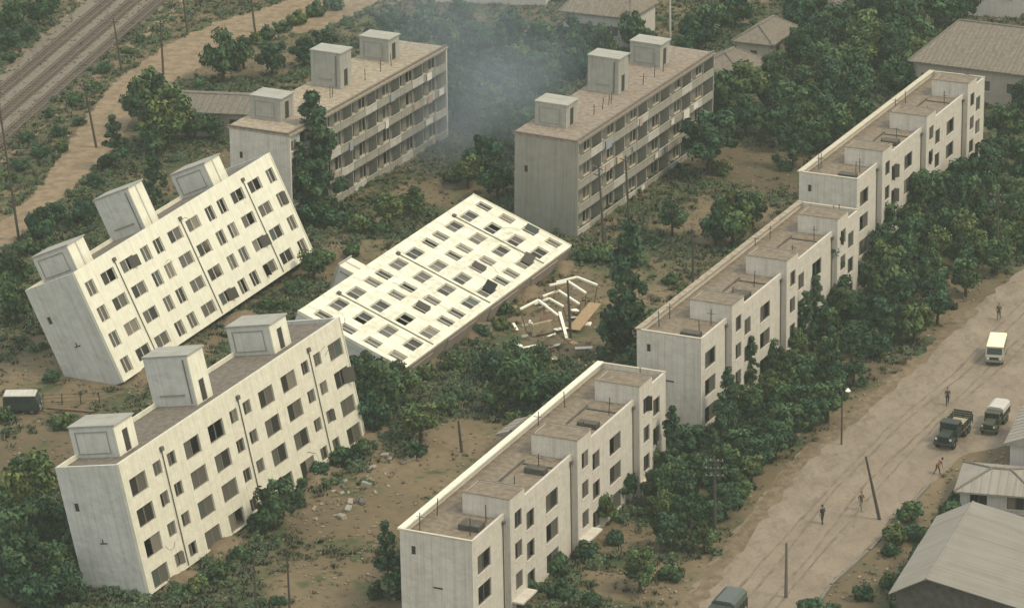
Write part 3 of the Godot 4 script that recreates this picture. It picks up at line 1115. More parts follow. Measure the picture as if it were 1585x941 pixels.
# ---------- vehicles: x forward, wheels on the ground ----------
func wheel(o: Node3D, x: float, z: float, r: float, wd: float) -> void:
	var st := stm()
	for i in 18:
		var a := TAU * i / 18
		var b := TAU * (i + 1) / 18
		var prof := [Vector2(r * 0.6, -wd / 2), Vector2(r * 0.93, -wd / 2), Vector2(r, -wd * 0.32), Vector2(r, wd * 0.32), Vector2(r * 0.93, wd / 2), Vector2(r * 0.6, wd / 2)]
		for j in 5:
			var p: Vector2 = prof[j]
			var q: Vector2 = prof[j + 1]
			quad(st, Vector3(cos(a) * p.x, sin(a) * p.x, p.y), Vector3(cos(b) * p.x, sin(b) * p.x, p.y), Vector3(cos(b) * q.x, sin(b) * q.x, q.y), Vector3(cos(a) * q.x, sin(a) * q.x, q.y))
	var w := put("wheel", finish(st), M["tyre"], o, Transform3D(Basis.IDENTITY, Vector3(x, r, z)))
	st = stm()
	tube(st, Vector3(0, 0, -wd * 0.3), Vector3(0, 0, wd * 0.3), r * 0.62, r * 0.62, 14)
	obj("rim", st, M["rim"], w)

func truck(label: String, at: Vector2, turn: float, k: float, paint: String, canvas: bool, load_: String) -> Node3D:
	var o := thing("cargo_truck", label, "truck", Vector3(at.x, 0.012, at.y), turn)
	o.scale = Vector3.ONE * k
	var P := M[paint] as Material
	var st := stm()
	box(st, Vector3(-3.1, 0.62, -0.42), Vector3(3.0, 0.82, 0.42))
	obj("chassis", st, M["iron"], o)
	st = stm()
	prism(st, PackedVector2Array([Vector2(1.35, 0.85), Vector2(2.95, 0.85), Vector2(3.0, 1.5), Vector2(2.8, 1.62), Vector2(1.35, 1.75)]), -0.62, 0.62)
	obj("hood", st, P, o)
	st = stm()
	for i in 7:
		box(st, Vector3(2.98, 0.92, -0.45 + i * 0.14), Vector3(3.04, 1.42, -0.40 + i * 0.14))
	obj("grille", st, M["iron"], o)
	for s in [-1.0, 1.0]:
		st = stm()
		var f := PackedVector2Array()
		for i in 9:
			var a := PI * i / 8
			f.append(Vector2(2.2 + cos(a) * 0.68, 0.62 + sin(a) * 0.6))
		for i in 9:
			var a := PI * (8 - i) / 8
			f.append(Vector2(2.2 + cos(a) * 0.6, 0.62 + sin(a) * 0.52))
		var z0: float = 0.62 if s > 0 else -1.08
		prism(st, f, z0, z0 + 0.46)
		obj("fender", st, P, o)
		st = stm()
		tube(st, Vector3(2.86, 1.22, 0.78 * s), Vector3(3.02, 1.22, 0.78 * s), 0.15, 0.17, 12)
		var hl := obj("headlight", st, P, o)
		st = stm()
		tube(st, Vector3(3.02, 1.22, 0.78 * s), Vector3(3.04, 1.22, 0.78 * s), 0.15, 0.13, 12)
		obj("lens", st, M["lamp_glass"], hl)
	st = stm()
	cbox(st, Vector3(3.05, 0.6, -1.05), Vector3(3.2, 0.82, 1.05), 0.04)
	obj("bumper", st, P, o)
	# cab with pillars, roof, doors and a two-piece windscreen
	st = stm()
	cbox(st, Vector3(0.1, 0.85, -0.98), Vector3(1.38, 1.72, 0.98), 0.05)
	for s in [-1.0, 1.0]:
		box(st, Vector3(1.24, 1.68, 0.9 * s - 0.05), Vector3(1.34, 2.35, 0.9 * s + 0.05))
		box(st, Vector3(0.12, 1.68, 0.9 * s - 0.06), Vector3(0.3, 2.35, 0.9 * s + 0.06))
	box(st, Vector3(1.26, 1.68, -0.04), Vector3(1.34, 2.35, 0.04))
	box(st, Vector3(0.12, 1.68, -0.84), Vector3(0.2, 2.35, 0.84))
	obj("cab", st, P, o)
	st = stm()
	cbox(st, Vector3(0.05, 2.33, -1.0), Vector3(1.42, 2.46, 1.0), 0.05)
	obj("cab_roof", st, P, o)
	for s in [-1.0, 1.0]:
		st = stm()
		box(st, Vector3(1.27, 1.74, minf(0.05 * s, 0.84 * s)), Vector3(1.3, 2.31, maxf(0.05 * s, 0.84 * s)))
		obj("windscreen", st, M["car_glass"], o)
		st = stm()
		box(st, Vector3(0.32, 1.74, 0.9 * s - 0.015), Vector3(1.22, 2.31, 0.9 * s + 0.015))
		obj("side_window", st, M["car_glass"], o)
		st = stm()
		box(st, Vector3(0.35, 0.95, 0.98 * s - 0.02), Vector3(1.2, 1.68, 0.98 * s + 0.025))
		var d := obj("door", st, P, o)
		st = stm()
		box(st, Vector3(0.42, 1.45, 1.0 * s - 0.03), Vector3(0.58, 1.5, 1.0 * s + 0.04))
		obj("handle", st, M["iron"], d)
	# cargo bed
	st = stm()
	box(st, Vector3(-3.3, 1.05, -1.1), Vector3(-0.05, 1.17, 1.1))
	obj("bed_floor", st, M["bed_tan"], o)
	for s in [-1.0, 1.0]:
		st = stm()
		for i in 3:
			box(st, Vector3(-3.3, 1.2 + i * 0.24, 1.06 * s - 0.03), Vector3(-0.05, 1.38 + i * 0.24, 1.06 * s + 0.03))
		for i in 5:
			var x := -3.2 + i * 0.77
			box(st, Vector3(x - 0.05, 0.95, 1.12 * s - 0.03), Vector3(x + 0.05, 1.95, 1.12 * s + 0.03))
		obj("bed_side", st, P, o)
	for e in [[-3.36, "tailgate", 1.86], [-0.09, "headboard", 2.25]]:
		st = stm()
		for i in 4:
			box(st, Vector3(e[0], 1.2 + i * 0.25, -1.02), Vector3(e[0] + 0.06, 1.4 + i * 0.25, 1.02))
		box(st, Vector3(e[0] - 0.01, 1.0, -0.06), Vector3(e[0] + 0.07, e[2], 0.06))
		obj(e[1], st, P, o)
	if canvas:
		st = stm()
		var pts := PackedVector2Array([Vector2(-1.08, 1.9), Vector2(1.08, 1.9), Vector2(1.05, 2.5), Vector2(0.7, 2.72), Vector2(-0.7, 2.72), Vector2(-1.05, 2.5)])
		prism(st, pts, 0, 3.2, Transform3D(Basis(Vector3.UP, PI / 2), Vector3(-3.3, 0, 0)))
		obj("canvas_cover", st, M[load_], o)
	else:
		st = stm()
		cbox(st, Vector3(-3.05, 1.173, -0.95), Vector3(-1.1, 1.42, 0.9), 0.08)
		cbox(st, Vector3(-1.05, 1.173, -0.8), Vector3(-0.3, 1.34, 0.5), 0.06)
		obj("load_cover", st, M[load_], o)
	for x in [2.2, -1.5, -2.5]:
		for z in [-0.88, 0.88]:
			wheel(o, x, z, 0.5, 0.3)
	return o

func van(called: String, label: String, at: Vector2, turn: float, body: String, roof: String, ln: float) -> Node3D:
	var o := thing(called, label, "van", Vector3(at.x, 0.012, at.y), turn)
	var f := ln / 2
	var side := PackedVector2Array([Vector2(-f, 0.4), Vector2(f - 0.1, 0.4), Vector2(f, 0.55), Vector2(f, 0.95), Vector2(f - 0.12, 1.12), Vector2(f - 0.42, 1.78), Vector2(-f + 0.08, 1.78), Vector2(-f, 1.65)])
	var st := stm()
	prism(st, side, -0.84, 0.84)
	obj("body", st, M[body], o)
	st = stm()
	cbox(st, Vector3(-f + 0.02, 1.77, -0.82), Vector3(f - 0.35, 1.93, 0.82), 0.07)
	obj("roof", st, M[roof], o)
	st = stm()
	quad(st, Vector3(f - 0.12 + 0.015, 1.16, 0.72), Vector3(f - 0.12 + 0.015, 1.16, -0.72), Vector3(f - 0.41 + 0.015, 1.72, -0.7), Vector3(f - 0.41 + 0.015, 1.72, 0.7))
	quad(st, Vector3(f - 0.14, 1.16, -0.72), Vector3(f - 0.14, 1.16, 0.72), Vector3(f - 0.43, 1.72, 0.7), Vector3(f - 0.43, 1.72, -0.7))
	obj("windscreen", st, M["car_glass"], o)
	for s in [-1.0, 1.0]:
		for i in 3:
			var x0 := -f + 0.2 + i * (ln - 0.85) / 3
			st = stm()
			box(st, Vector3(x0, 1.15, 0.84 * s - 0.01), Vector3(x0 + (ln - 0.85) / 3 - 0.1, 1.66, 0.84 * s + 0.012))
			obj("side_window", st, M["car_glass"], o)
		st = stm()
		tube(st, Vector3(f - 0.02, 0.78, 0.6 * s), Vector3(f + 0.04, 0.78, 0.6 * s), 0.12, 0.11, 12)
		obj("headlight", st, M["lamp_glass"], o)
		for x in [f - 0.75, -f + 0.8]:
			wheel(o, x, 0.74 * s, 0.32, 0.2)
	for e in [f - 0.03, -f - 0.08]:
		st = stm()
		cbox(st, Vector3(e, 0.38, -0.8), Vector3(e + 0.12, 0.52, 0.8), 0.03)
		obj("bumper", st, M["rim"], o)
	st = stm()
	box(st, Vector3(f - 0.03, 0.64, -0.42), Vector3(f + 0.015, 0.9, 0.42))
	obj("grille", st, M["iron"], o)
	return o

# ---------- people ----------
# bones: [from, to, radius, radius, colour]; one skin drawn round them all
func skin(st: SurfaceTool, bones: Array, cell: float, blend: float) -> void:
	var lo := Vector3.ONE * 1e9
	var hi := -lo
	for b in bones:
		var r := maxf(b[2], b[3]) + cell * 2.0 + blend
		for p in [b[0], b[1]]:
			lo = lo.min(p - Vector3.ONE * r)
			hi = hi.max(p + Vector3.ONE * r)
	var n := Vector3i(((hi - lo) / cell).ceil()) + Vector3i.ONE
	var f := PackedFloat32Array()
	f.resize(n.x * n.y * n.z)
	f.fill(1.0)
	for b in bones:
		var r := maxf(b[2], b[3]) + cell * 2.0 + blend
		var i0 := Vector3i(((b[0].min(b[1]) - Vector3.ONE * r - lo) / cell).floor()).clamp(Vector3i.ZERO, n - Vector3i.ONE)
		var i1 := Vector3i(((b[0].max(b[1]) + Vector3.ONE * r - lo) / cell).ceil()).clamp(Vector3i.ZERO, n - Vector3i.ONE)
		var ab: Vector3 = b[1] - b[0]
		var l2 := maxf(ab.length_squared(), 1e-8)
		for z in range(i0.z, i1.z + 1):
			for y in range(i0.y, i1.y + 1):
				for x in range(i0.x, i1.x + 1):
					var p: Vector3 = lo + Vector3(x, y, z) * cell - b[0]
					var t := clampf(p.dot(ab) / l2, 0, 1)
					var d: float = (p - ab * t).length() - lerpf(b[2], b[3], t)
					var ix := (z * n.y + y) * n.x + x
					var e := f[ix]
					var hh := maxf(blend - absf(d - e), 0.0)
					f[ix] = minf(d, e) - hh * hh / (4.0 * blend)
	var at := {}
	var pts: Array[Vector3] = []
	for z in n.z - 1:
		for y in n.y - 1:
			for x in n.x - 1:
				var ix := (z * n.y + y) * n.x + x
				var neg := 0
				for c in 8:
					if f[ix + (c & 1) + (c >> 1 & 1) * n.x + (c >> 2) * n.x * n.y] < 0:
						neg += 1
				if neg == 0 or neg == 8:
					continue
				var sum := Vector3.ZERO
				var k := 0
				for c in 8:
					for ax in 3:
						if c >> ax & 1:
							continue
						var c2 := c | 1 << ax
						var a := f[ix + (c & 1) + (c >> 1 & 1) * n.x + (c >> 2) * n.x * n.y]
						var d := f[ix + (c2 & 1) + (c2 >> 1 & 1) * n.x + (c2 >> 2) * n.x * n.y]
						if (a < 0) != (d < 0):
							var q := Vector3(c & 1, c >> 1 & 1, c >> 2)
							q[ax] += a / (a - d)
							sum += q
							k += 1
				at[ix] = pts.size()
				pts.append(lo + (Vector3(x, y, z) + sum / k) * cell)
	var colour := func(p: Vector3) -> Color:
		var best := 1e9
		var c := Color.WHITE
		for b in bones:
			var ab: Vector3 = b[1] - b[0]
			var t := clampf((p - b[0]).dot(ab) / maxf(ab.length_squared(), 1e-8), 0, 1)
			var d: float = (p - b[0] - ab * t).length() - lerpf(b[2], b[3], t)
			if d < best:
				best = d
				c = b[4]
		return c
	var cols: Array[Color] = []
	for p in pts:
		cols.append(colour.call(p))
	var step := [1, n.x, n.x * n.y]
	st.set_smooth_group(0)
	for ix in at:
		for ax in 3:
			var u: int = step[(ax + 1) % 3]
			var v: int = step[(ax + 2) % 3]
			var a := f[ix]
			var b := f[ix + step[ax]]
			if (a < 0) == (b < 0) or not (at.has(ix - u) and at.has(ix - v) and at.has(ix - u - v)):
				continue
			var q := [at[ix], at[ix - u], at[ix - u - v], at[ix - v]]
			if a < 0:
				q.reverse()
			for t in [0, 1, 2, 0, 2, 3]:
				st.set_color(cols[q[t]])
				st.add_vertex(pts[q[t]])

func person(label: String, at: Vector2, turn: float, shirt: Color, legs: Color, stride: float, bend: float) -> Node3D:
	var o := thing("person", label, "person", Vector3(at.x, 0.012, at.y), turn)
	var sk := Color(0.30, 0.19, 0.13)
	var hair := Color(0.02, 0.018, 0.016)
	var shoe := Color(0.03, 0.027, 0.025)
	var hip := Vector3(0, 0.90, 0)
	var chest := hip + Vector3(sin(bend) * 0.40, cos(bend) * 0.40, 0)
	var neck := hip + Vector3(sin(bend) * 0.56, cos(bend) * 0.56, 0)
	var head := neck + Vector3(sin(bend * 0.7) * 0.17 + 0.02, cos(bend * 0.7) * 0.17, 0)
	var bones := [[hip + Vector3(0, 0, -0.07), hip + Vector3(0, 0, 0.07), 0.115, 0.115, legs], [hip + Vector3(0, 0.06, 0), chest, 0.125, 0.14, shirt], [chest + Vector3(0, 0.04, -0.1), chest + Vector3(0, 0.04, 0.1), 0.105, 0.105, shirt],
		[neck - Vector3(0, 0.04, 0), head, 0.052, 0.055, sk], [head + Vector3(0, 0.0, 0), head + Vector3(0.015, 0.055, 0), 0.088, 0.092, sk], [head + Vector3(0.04, -0.045, 0), head + Vector3(0.05, -0.05, 0), 0.05, 0.045, sk], [head + Vector3(0.09, 0.02, 0), head + Vector3(0.105, -0.005, 0), 0.012, 0.016, sk]]
	for s in [-1.0, 1.0]:
		var h0 := hip + Vector3(0, -0.03, 0.095 * s)
		var knee := h0 + Vector3(sin(stride * s) * 0.42 + 0.03, -cos(stride * s) * 0.42, 0)
		var ankle := knee + Vector3(sin(stride * s - 0.12 - maxf(0, -s) * stride) * 0.38, -cos(stride * s - 0.12 - maxf(0, -s) * stride) * 0.38, 0)
		ankle.y = maxf(ankle.y, 0.07)
		bones.append([h0, knee, 0.088, 0.062, legs])
		bones.append([knee, ankle, 0.062, 0.043, legs])
		bones.append([ankle + Vector3(-0.03, -0.03, 0), ankle + Vector3(0.15, -0.045, 0.02 * s), 0.04, 0.032, shoe])
		var sh := chest + Vector3(0, 0.10, 0.185 * s)
		var el := sh + Vector3(-sin(stride * s) * 0.2 - 0.03 + sin(bend) * 0.1, -0.27, 0.05 * s)
		var wr := el + Vector3(0.10 - sin(stride * s) * 0.05, -0.22, -0.01 * s)
		bones.append([sh, el, 0.055, 0.042, shirt])
		bones.append([el, wr, 0.04, 0.028, sk])
		var palm := wr + Vector3(0.015, -0.075, 0)
		bones.append([wr, palm, 0.028, 0.034, sk])
	var st := stm()
	skin(st, bones, 0.022, 0.03)
	# hands on a finer grid: palm, four unequal bent fingers, thumb from the side
	for s in [-1.0, 1.0]:
		var wr: Vector3 = bones[7 + (0 if s < 0 else 6) + 5][0]
		var hb := [[wr + Vector3(0.012, -0.03, 0), wr + Vector3(0.018, -0.075, 0.0), 0.022, 0.03, sk]]
		for i in 4:
			var b0 := wr + Vector3(-0.018 + i * 0.021, -0.09, 0)
			var len_: float = [0.03, 0.037, 0.04, 0.034][i]
			var b1 := b0 + Vector3(0.004, -len_, -0.006 * s)
			hb.append([b0, b1, 0.0095, 0.0085, sk])
			hb.append([b1, b1 + Vector3(0.004, -len_ * 0.8, -0.016 * s), 0.0085, 0.007, sk])
		hb.append([wr + Vector3(0.04, -0.045, -0.01 * s), wr + Vector3(0.062, -0.085, -0.02 * s), 0.011, 0.009, sk])
		skin(st, hb, 0.0055, 0.008)
	st.generate_normals()
	var body := put("body", st.commit(), M["figure"], o)
	st = stm()
	var hb2 := [[head + Vector3(-0.02, 0.05, 0), head + Vector3(0.0, 0.085, 0), 0.092, 0.09, hair], [head + Vector3(-0.05, -0.02, 0), head + Vector3(-0.04, 0.05, 0), 0.06, 0.08, hair]]
	skin(st, hb2, 0.018, 0.03)
	st.generate_normals()
	put("hair", st.commit(), M["figure"], o)
	for s in [-1.0, 1.0]:
		st = stm()
		cbox(st, head + Vector3(0.082, 0.03, 0.032 * s - 0.011), head + Vector3(0.098, 0.042, 0.032 * s + 0.011), 0.004)
		obj("eye", st, M["iron"], o)
		st = stm()
		cbox(st, head + Vector3(-0.02, -0.02, 0.09 * s - 0.012), head + Vector3(0.015, 0.04, 0.09 * s + 0.012), 0.01)
		var c := put("ear", finish(st), M["wood_brown"], o)
	st = stm()
	cbox(st, head + Vector3(0.088, -0.05, -0.022), head + Vector3(0.099, -0.043, 0.022), 0.003)
	obj("mouth", st, M["wood_brown"], o)
	return o

# ---------- rubble ----------
func chunk(r: RandomNumberGenerator, s: float) -> ArrayMesh:
	var st := stm()
	var b := Basis.from_euler(Vector3(r.randf() * 0.6, r.randf() * TAU, r.randf() * 0.6))
	cbox(st, Vector3(-s, -s * r.randf_range(0.25, 0.7), -s * r.randf_range(0.4, 0.9)), Vector3(s * r.randf_range(0.6, 1.1), s * r.randf_range(0.25, 0.7), s * r.randf_range(0.4, 0.9)), s * 0.16, Transform3D(b, Vector3(0, s * 0.3, 0)))
	return finish(st)

func plank(called: String, label: String, category: String, a: Vector3, b: Vector3, wd: float, th: float, m: String, group := "") -> void:
	var st := stm()
	var d := b - a
	var x := d.normalized()
	var z := x.cross(Vector3.UP).normalized()
	cbox(st, Vector3(0, -th / 2, -wd / 2), Vector3(d.length(), th / 2, wd / 2), minf(th, wd) * 0.2, Transform3D(Basis(x, z.cross(x), z), Vector3.ZERO))
	var o := put(called, finish(st), M[m], null, Transform3D(Basis.IDENTITY, a))
	tag(o, label, category, group)

func place(o: Vector3, yaw: float, pitch: float, roll: float) -> Transform3D:
	return Transform3D(Basis(Vector3.UP, yaw) * Basis(Vector3.BACK, pitch) * Basis(Vector3.RIGHT, roll), o)

func on_ground(pts: Array) -> Array:
	return pts

func _ready() -> void:
	# camera
	var cam := Camera3D.new()
	cam.name = "camera"
	cam.fov = 9.771
	cam.near = 1.0
	cam.far = 6000.0
	eye = Transform3D(Basis(Vector3.RIGHT, -0.3510) * Basis(Vector3.BACK, -0.01919), Vector3(0, 123.09, 0))
	cam.transform = eye
	add_child(cam)
	cam.make_current()
	# overcast daylight
	var sky_mat := ProceduralSkyMaterial.new()
	sky_mat.sky_top_color = Color(0.80, 0.82, 0.83)
	sky_mat.sky_horizon_color = Color(0.84, 0.83, 0.80)
	sky_mat.sky_curve = 0.2
	sky_mat.ground_horizon_color = Color(0.60, 0.57, 0.52)
	sky_mat.ground_bottom_color = Color(0.32, 0.30, 0.26)
	sky_mat.sky_energy_multiplier = 1.0
	var sky := Sky.new()
	sky.sky_material = sky_mat
	var env := Environment.new()
	env.background_mode = Environment.BG_SKY
	env.sky = sky
	env.tonemap_mode = Environment.TONE_MAPPER_LINEAR
	env.tonemap_exposure = 1.75
	env.background_energy_multiplier = 1.1
	env.sdfgi_enabled = true
	env.ssao_enabled = true
	env.ssil_enabled = true
	env.fog_enabled = true
	env.fog_density = 0.00017
	env.fog_light_color = Color(0.70, 0.74, 0.70)
	env.volumetric_fog_enabled = true
	env.volumetric_fog_density = 0.0
	var we := WorldEnvironment.new()
	we.name = "world_environment"
	we.environment = env
	add_child(we)
	var sun := DirectionalLight3D.new()
	sun.name = "sun"
	sun.light_color = Color(1.0, 0.945, 0.83)
	sun.light_energy = 0.5
	sun.light_angular_distance = 14.0
	sun.shadow_enabled = true
	sun.transform = Transform3D(Basis.looking_at(Vector3(-0.60, -0.86, -0.25), Vector3.UP), Vector3.ZERO)
	add_child(sun)

	make_materials()
	var trees := [
		["in the strip beside the near stepped block", "trees in the strip beside the near stepped block", [[3.0,-271.1,1.3,"s"], [5.7,-273.7,1.1,"s"], [3.7,-265.6,1.2,"s"], [0.8,-266.9,1.0,"s"], [10.1,-266.9,1.6,"b"], [12.8,-269.2,1.2,"s"], [7.3,-280.2,1.4,"b"], [9.4,-285.0,1.4,"b"], [11.8,-291.3,1.5,"b"], [8.3,-276.6,0.9,"s"], [5.1,-281.0,0.8,"s"], [0.0,-274.3,0.9,"s"], [6.0,-264.2,0.9,"s"]]],
		["in the belt between near and middle stepped blocks", "trees in the belt between the stepped blocks and the street", [[18.6,-295.9,1.1,"c"], [16.3,-278.7,1.3,"b"], [22.7,-301.0,1.3,"b"], [14.1,-288.3,1.4,"b"], [20.2,-294.0,1.6,"b"], [13.9,-290.7,1.1,"c"], [20.8,-288.5,1.4,"b"], [17.1,-283.3,1.1,"c"], [12.4,-281.2,1.3,"b"], [15.5,-294.0,1.9,"b"], [24.4,-306.9,1.4,"b"], [19.5,-300.5,1.1,"c"], [16.2,-288.1,1.7,"b"], [20.2,-306.9,1.5,"b"], [17.5,-291.4,1.0,"c"], [14.8,-283.6,1.5,"b"], [21.8,-291.2,1.8,"b"], [12.8,-284.2,1.7,"b"], [15.8,-274.3,1.2,"b"], [12.9,-275.2,1.4,"b"], [18.0,-280.8,1.5,"b"], [19.6,-284.3,1.1,"b"], [22.3,-310.9,1.0,"c"], [21.8,-304.1,1.5,"b"], [14.3,-280.6,1.1,"b"], [18.6,-288.6,1.6,"b"], [22.2,-296.1,1.6,"b"]]],
		["in the belt beside the middle stepped block", "trees in the belt beside the middle stepped block", [[24.6,-316.3,1.3,"b"], [38.3,-336.3,2.1,"b"], [33.9,-323.9,1.1,"c"], [42.2,-333.0,1.6,"b"], [30.1,-316.5,1.5,"b"], [26.4,-314.0,1.3,"b"], [32.1,-312.1,1.2,"c"], [36.5,-322.6,1.8,"b"], [33.3,-320.8,1.5,"b"], [27.5,-309.2,1.8,"b"], [42.0,-337.3,1.8,"b"], [37.2,-330.4,2.2,"b"], [35.8,-329.0,1.5,"b"], [24.7,-297.6,2.0,"b"], [30.7,-330.8,1.2,"c"], [36.1,-336.9,1.5,"b"], [26.9,-305.1,1.5,"b"], [23.3,-294.1,1.7,"b"], [45.7,-335.8,1.8,"b"], [35.2,-318.8,1.3,"b"], [28.2,-321.4,1.2,"c"], [41.0,-345.7,1.4,"b"], [38.7,-327.3,1.1,"c"], [30.8,-324.1,1.6,"b"], [32.8,-328.9,1.9,"b"], [38.0,-342.7,1.7,"b"], [39.0,-322.7,1.9,"b"], [27.0,-301.3,1.4,"b"], [29.7,-308.0,1.2,"c"], [27.1,-319.3,1.5,"b"], [41.9,-328.0,1.7,"b"], [24.8,-304.0,1.6,"b"], [43.3,-343.0,1.5,"b"], [28.8,-302.7,1.9,"b"], [25.2,-308.7,1.7,"b"], [39.8,-334.5,1.4,"b"], [31.5,-331.0,2.0,"c"], [29.6,-325.3,1.5,"c"]]],
		["in the belt beside the far stepped block", "trees in the belt beside the far stepped block", [[56.3,-368.7,1.8,"b"], [51.7,-364.6,2.0,"b"], [45.5,-357.3,1.3,"c"], [42.4,-356.6,1.4,"b"], [50.8,-355.0,2.0,"b"], [49.1,-368.6,1.9,"b"], [53.0,-349.0,2.0,"b"], [51.8,-369.6,2.2,"b"], [41.8,-348.2,1.9,"b"], [47.3,-354.5,1.3,"c"], [48.2,-346.0,1.6,"b"], [54.9,-364.3,1.5,"b"], [44.2,-346.2,1.6,"b"], [53.5,-355.8,2.1,"b"], [38.5,-348.7,1.5,"b"], [44.8,-350.8,1.9,"b"], [38.5,-353.0,2.1,"b"], [43.8,-361.6,2.1,"b"], [50.0,-351.5,1.5,"b"], [49.5,-341.8,1.7,"b"], [57.2,-376.6,1.5,"b"], [51.2,-347.6,1.4,"b"], [49.2,-360.4,2.1,"b"], [46.3,-364.8,2.0,"b"], [47.1,-348.8,2.1,"b"], [46.0,-343.6,1.5,"b"]]],
		["beyond the far end of the far stepped block", "trees past the far stepped block", [[56.6,-385.1,2.2,"b"], [61.3,-408.4,2.2,"b"], [53.9,-375.8,1.9,"b"], [60.3,-396.0,2.0,"b"], [52.0,-414.1,2.1,"b"], [54.6,-410.2,1.9,"b"], [57.6,-413.8,1.3,"b"], [48.1,-407.3,2.0,"b"]]],
		["in the grove behind the far stepped block", "trees of the grove behind the far stepped block", [[27.2,-390.4,2.6,"b"], [37.6,-431.2,2.5,"b"], [36.5,-394.2,2.1,"b"], [38.8,-422.3,2.6,"b"], [30.9,-386.1,2.3,"b"], [28.1,-401.1,2.9,"b"], [49.8,-420.3,2.7,"b"], [35.1,-384.0,1.9,"b"], [35.8,-404.5,1.9,"b"], [46.2,-406.0,1.9,"b"], [44.2,-421.4,3.0,"b"], [38.1,-414.2,2.3,"b"], [31.1,-400.4,1.8,"b"], [32.3,-410.0,2.0,"b"], [47.0,-416.8,2.3,"b"], [40.6,-398.1,2.7,"b"], [40.9,-407.3,3.0,"b"], [49.9,-432.5,2.3,"b"], [37.5,-385.2,2.6,"b"], [25.5,-397.1,2.5,"b"], [43.5,-416.2,2.4,"b"], [40.4,-393.2,2.1,"b"], [41.5,-427.8,2.8,"b"], [33.3,-390.8,2.6,"b"], [48.8,-410.7,2.5,"b"], [38.8,-404.9,2.2,"b"], [46.4,-429.1,2.9,"b"], [31.8,-378.5,1.6,"c"], [35.7,-419.3,2.1,"b"]]],
		["at the top edge between roofs of old houses", "trees at the far end between old houses", [[23.7,-425.7,2.4,"b"], [26.5,-432.1,2.3,"b"], [29.2,-437.1,2.2,"b"], [36.6,-436.6,2.2,"b"], [54.3,-434.0,2.3,"b"], [57.8,-435.8,2.0,"b"], [21.8,-420.8,1.6,"b"], [39.8,-440.9,2.2,"b"], [45.2,-440.7,2.4,"b"]]],
		["on the street side of the pinkish-roofed block", "trees on the street side of the balcony block", [[22.2,-376.8,3.7,"b"], [17.1,-356.0,1.8,"b"], [23.4,-353.2,2.7,"b"], [25.8,-358.6,1.9,"b"], [21.5,-352.6,1.8,"b"], [23.8,-376.6,1.3,"s"], [17.5,-335.7,1.2,"s"], [9.3,-349.0,1.6,"s"], [11.4,-347.8,1.5,"s"], [7.6,-348.6,1.2,"s"], [12.9,-346.7,1.2,"s"], [14.9,-353.2,1.0,"s"], [16.3,-341.1,0.9,"s"]]],
		["on the sandy yard behind the middle stepped block", "trees behind the middle stepped block", [[11.3,-320.9,2.7,"c"], [10.1,-320.4,1.6,"c"], [10.9,-321.9,1.4,"s"], [13.2,-327.9,1.0,"s"]]],
		["between the two balcony blocks", "trees between the two balcony blocks", [[3.3,-411.4,2.3,"b"], [-4.3,-403.4,1.4,"c"], [0.0,-392.3,1.9,"b"], [0.9,-401.0,2.1,"b"], [-0.8,-413.9,1.5,"c"], [-5.0,-413.8,1.4,"c"], [-2.6,-399.6,2.1,"b"], [7.5,-414.8,1.7,"b"], [-1.7,-410.5,1.8,"b"], [4.7,-404.5,2.5,"b"], [-2.9,-394.5,1.7,"b"], [-5.9,-397.9,2.3,"b"], [-6.6,-410.8,1.7,"b"], [8.3,-421.5,1.9,"b"], [-2.6,-377.1,2.2,"b"], [-4.7,-373.8,1.7,"b"], [-1.3,-370.1,1.9,"b"], [-1.7,-387.6,1.6,"b"], [1.8,-363.2,1.1,"s"], [-6.4,-376.0,1.1,"s"], [0.2,-382.6,1.3,"b"]]],
		["in the row behind the two balcony blocks", "trees in the row behind the balcony blocks", [[-17.0,-430.7,1.6,"b"], [-12.9,-418.9,1.3,"b"], [-10.2,-413.9,1.4,"b"], [-7.4,-411.0,1.4,"b"], [5.0,-412.9,2.0,"b"], [9.4,-415.4,1.7,"b"], [1.2,-415.3,2.2,"b"], [-15.0,-432.8,2.1,"b"], [-11.2,-428.1,2.1,"b"], [-7.2,-427.7,2.3,"b"], [-3.6,-423.9,2.4,"b"], [0.4,-426.6,2.3,"b"], [4.4,-424.0,2.3,"b"], [8.1,-427.4,2.1,"b"], [11.6,-423.8,1.9,"b"], [15.7,-426.8,2.1,"b"], [-10.2,-439.2,1.7,"b"], [-5.7,-438.1,1.8,"b"], [17.3,-425.4,1.6,"b"], [-12.4,-425.3,1.4,"b"]]],
		["between rear tilted block and the upright block behind", "trees between the left balcony block and the rear tilted block", [[-20.9,-364.0,2.6,"c"], [-22.1,-361.7,1.8,"c"], [-18.7,-361.4,1.5,"s"], [-15.9,-359.7,1.5,"s"], [-13.0,-360.4,1.7,"b"], [-10.4,-364.1,1.4,"b"], [-19.8,-362.9,1.4,"b"], [-13.8,-358.8,1.1,"s"], [-20.3,-344.5,1.6,"b"], [-16.6,-351.4,1.2,"s"], [-22.5,-341.1,1.0,"s"], [-24.8,-335.8,0.9,"s"], [-19.3,-349.8,1.1,"s"], [-23.9,-368.6,1.1,"b"]]],
		["beside the low long shed at the rear", "trees round the low long shed at the rear", [[-42.6,-398.5,3.0,"b"], [-39.4,-390.7,3.1,"b"], [-40.9,-390.2,2.2,"b"], [-36.3,-392.9,1.8,"b"], [-34.1,-392.7,1.5,"b"], [-34.8,-417.1,2.7,"b"], [-32.6,-422.4,1.8,"b"], [-28.8,-418.7,1.9,"b"], [-25.1,-422.5,1.8,"b"], [-40.3,-387.7,1.6,"b"], [-37.3,-414.4,1.2,"s"], [-22.9,-428.2,1.6,"b"]]],
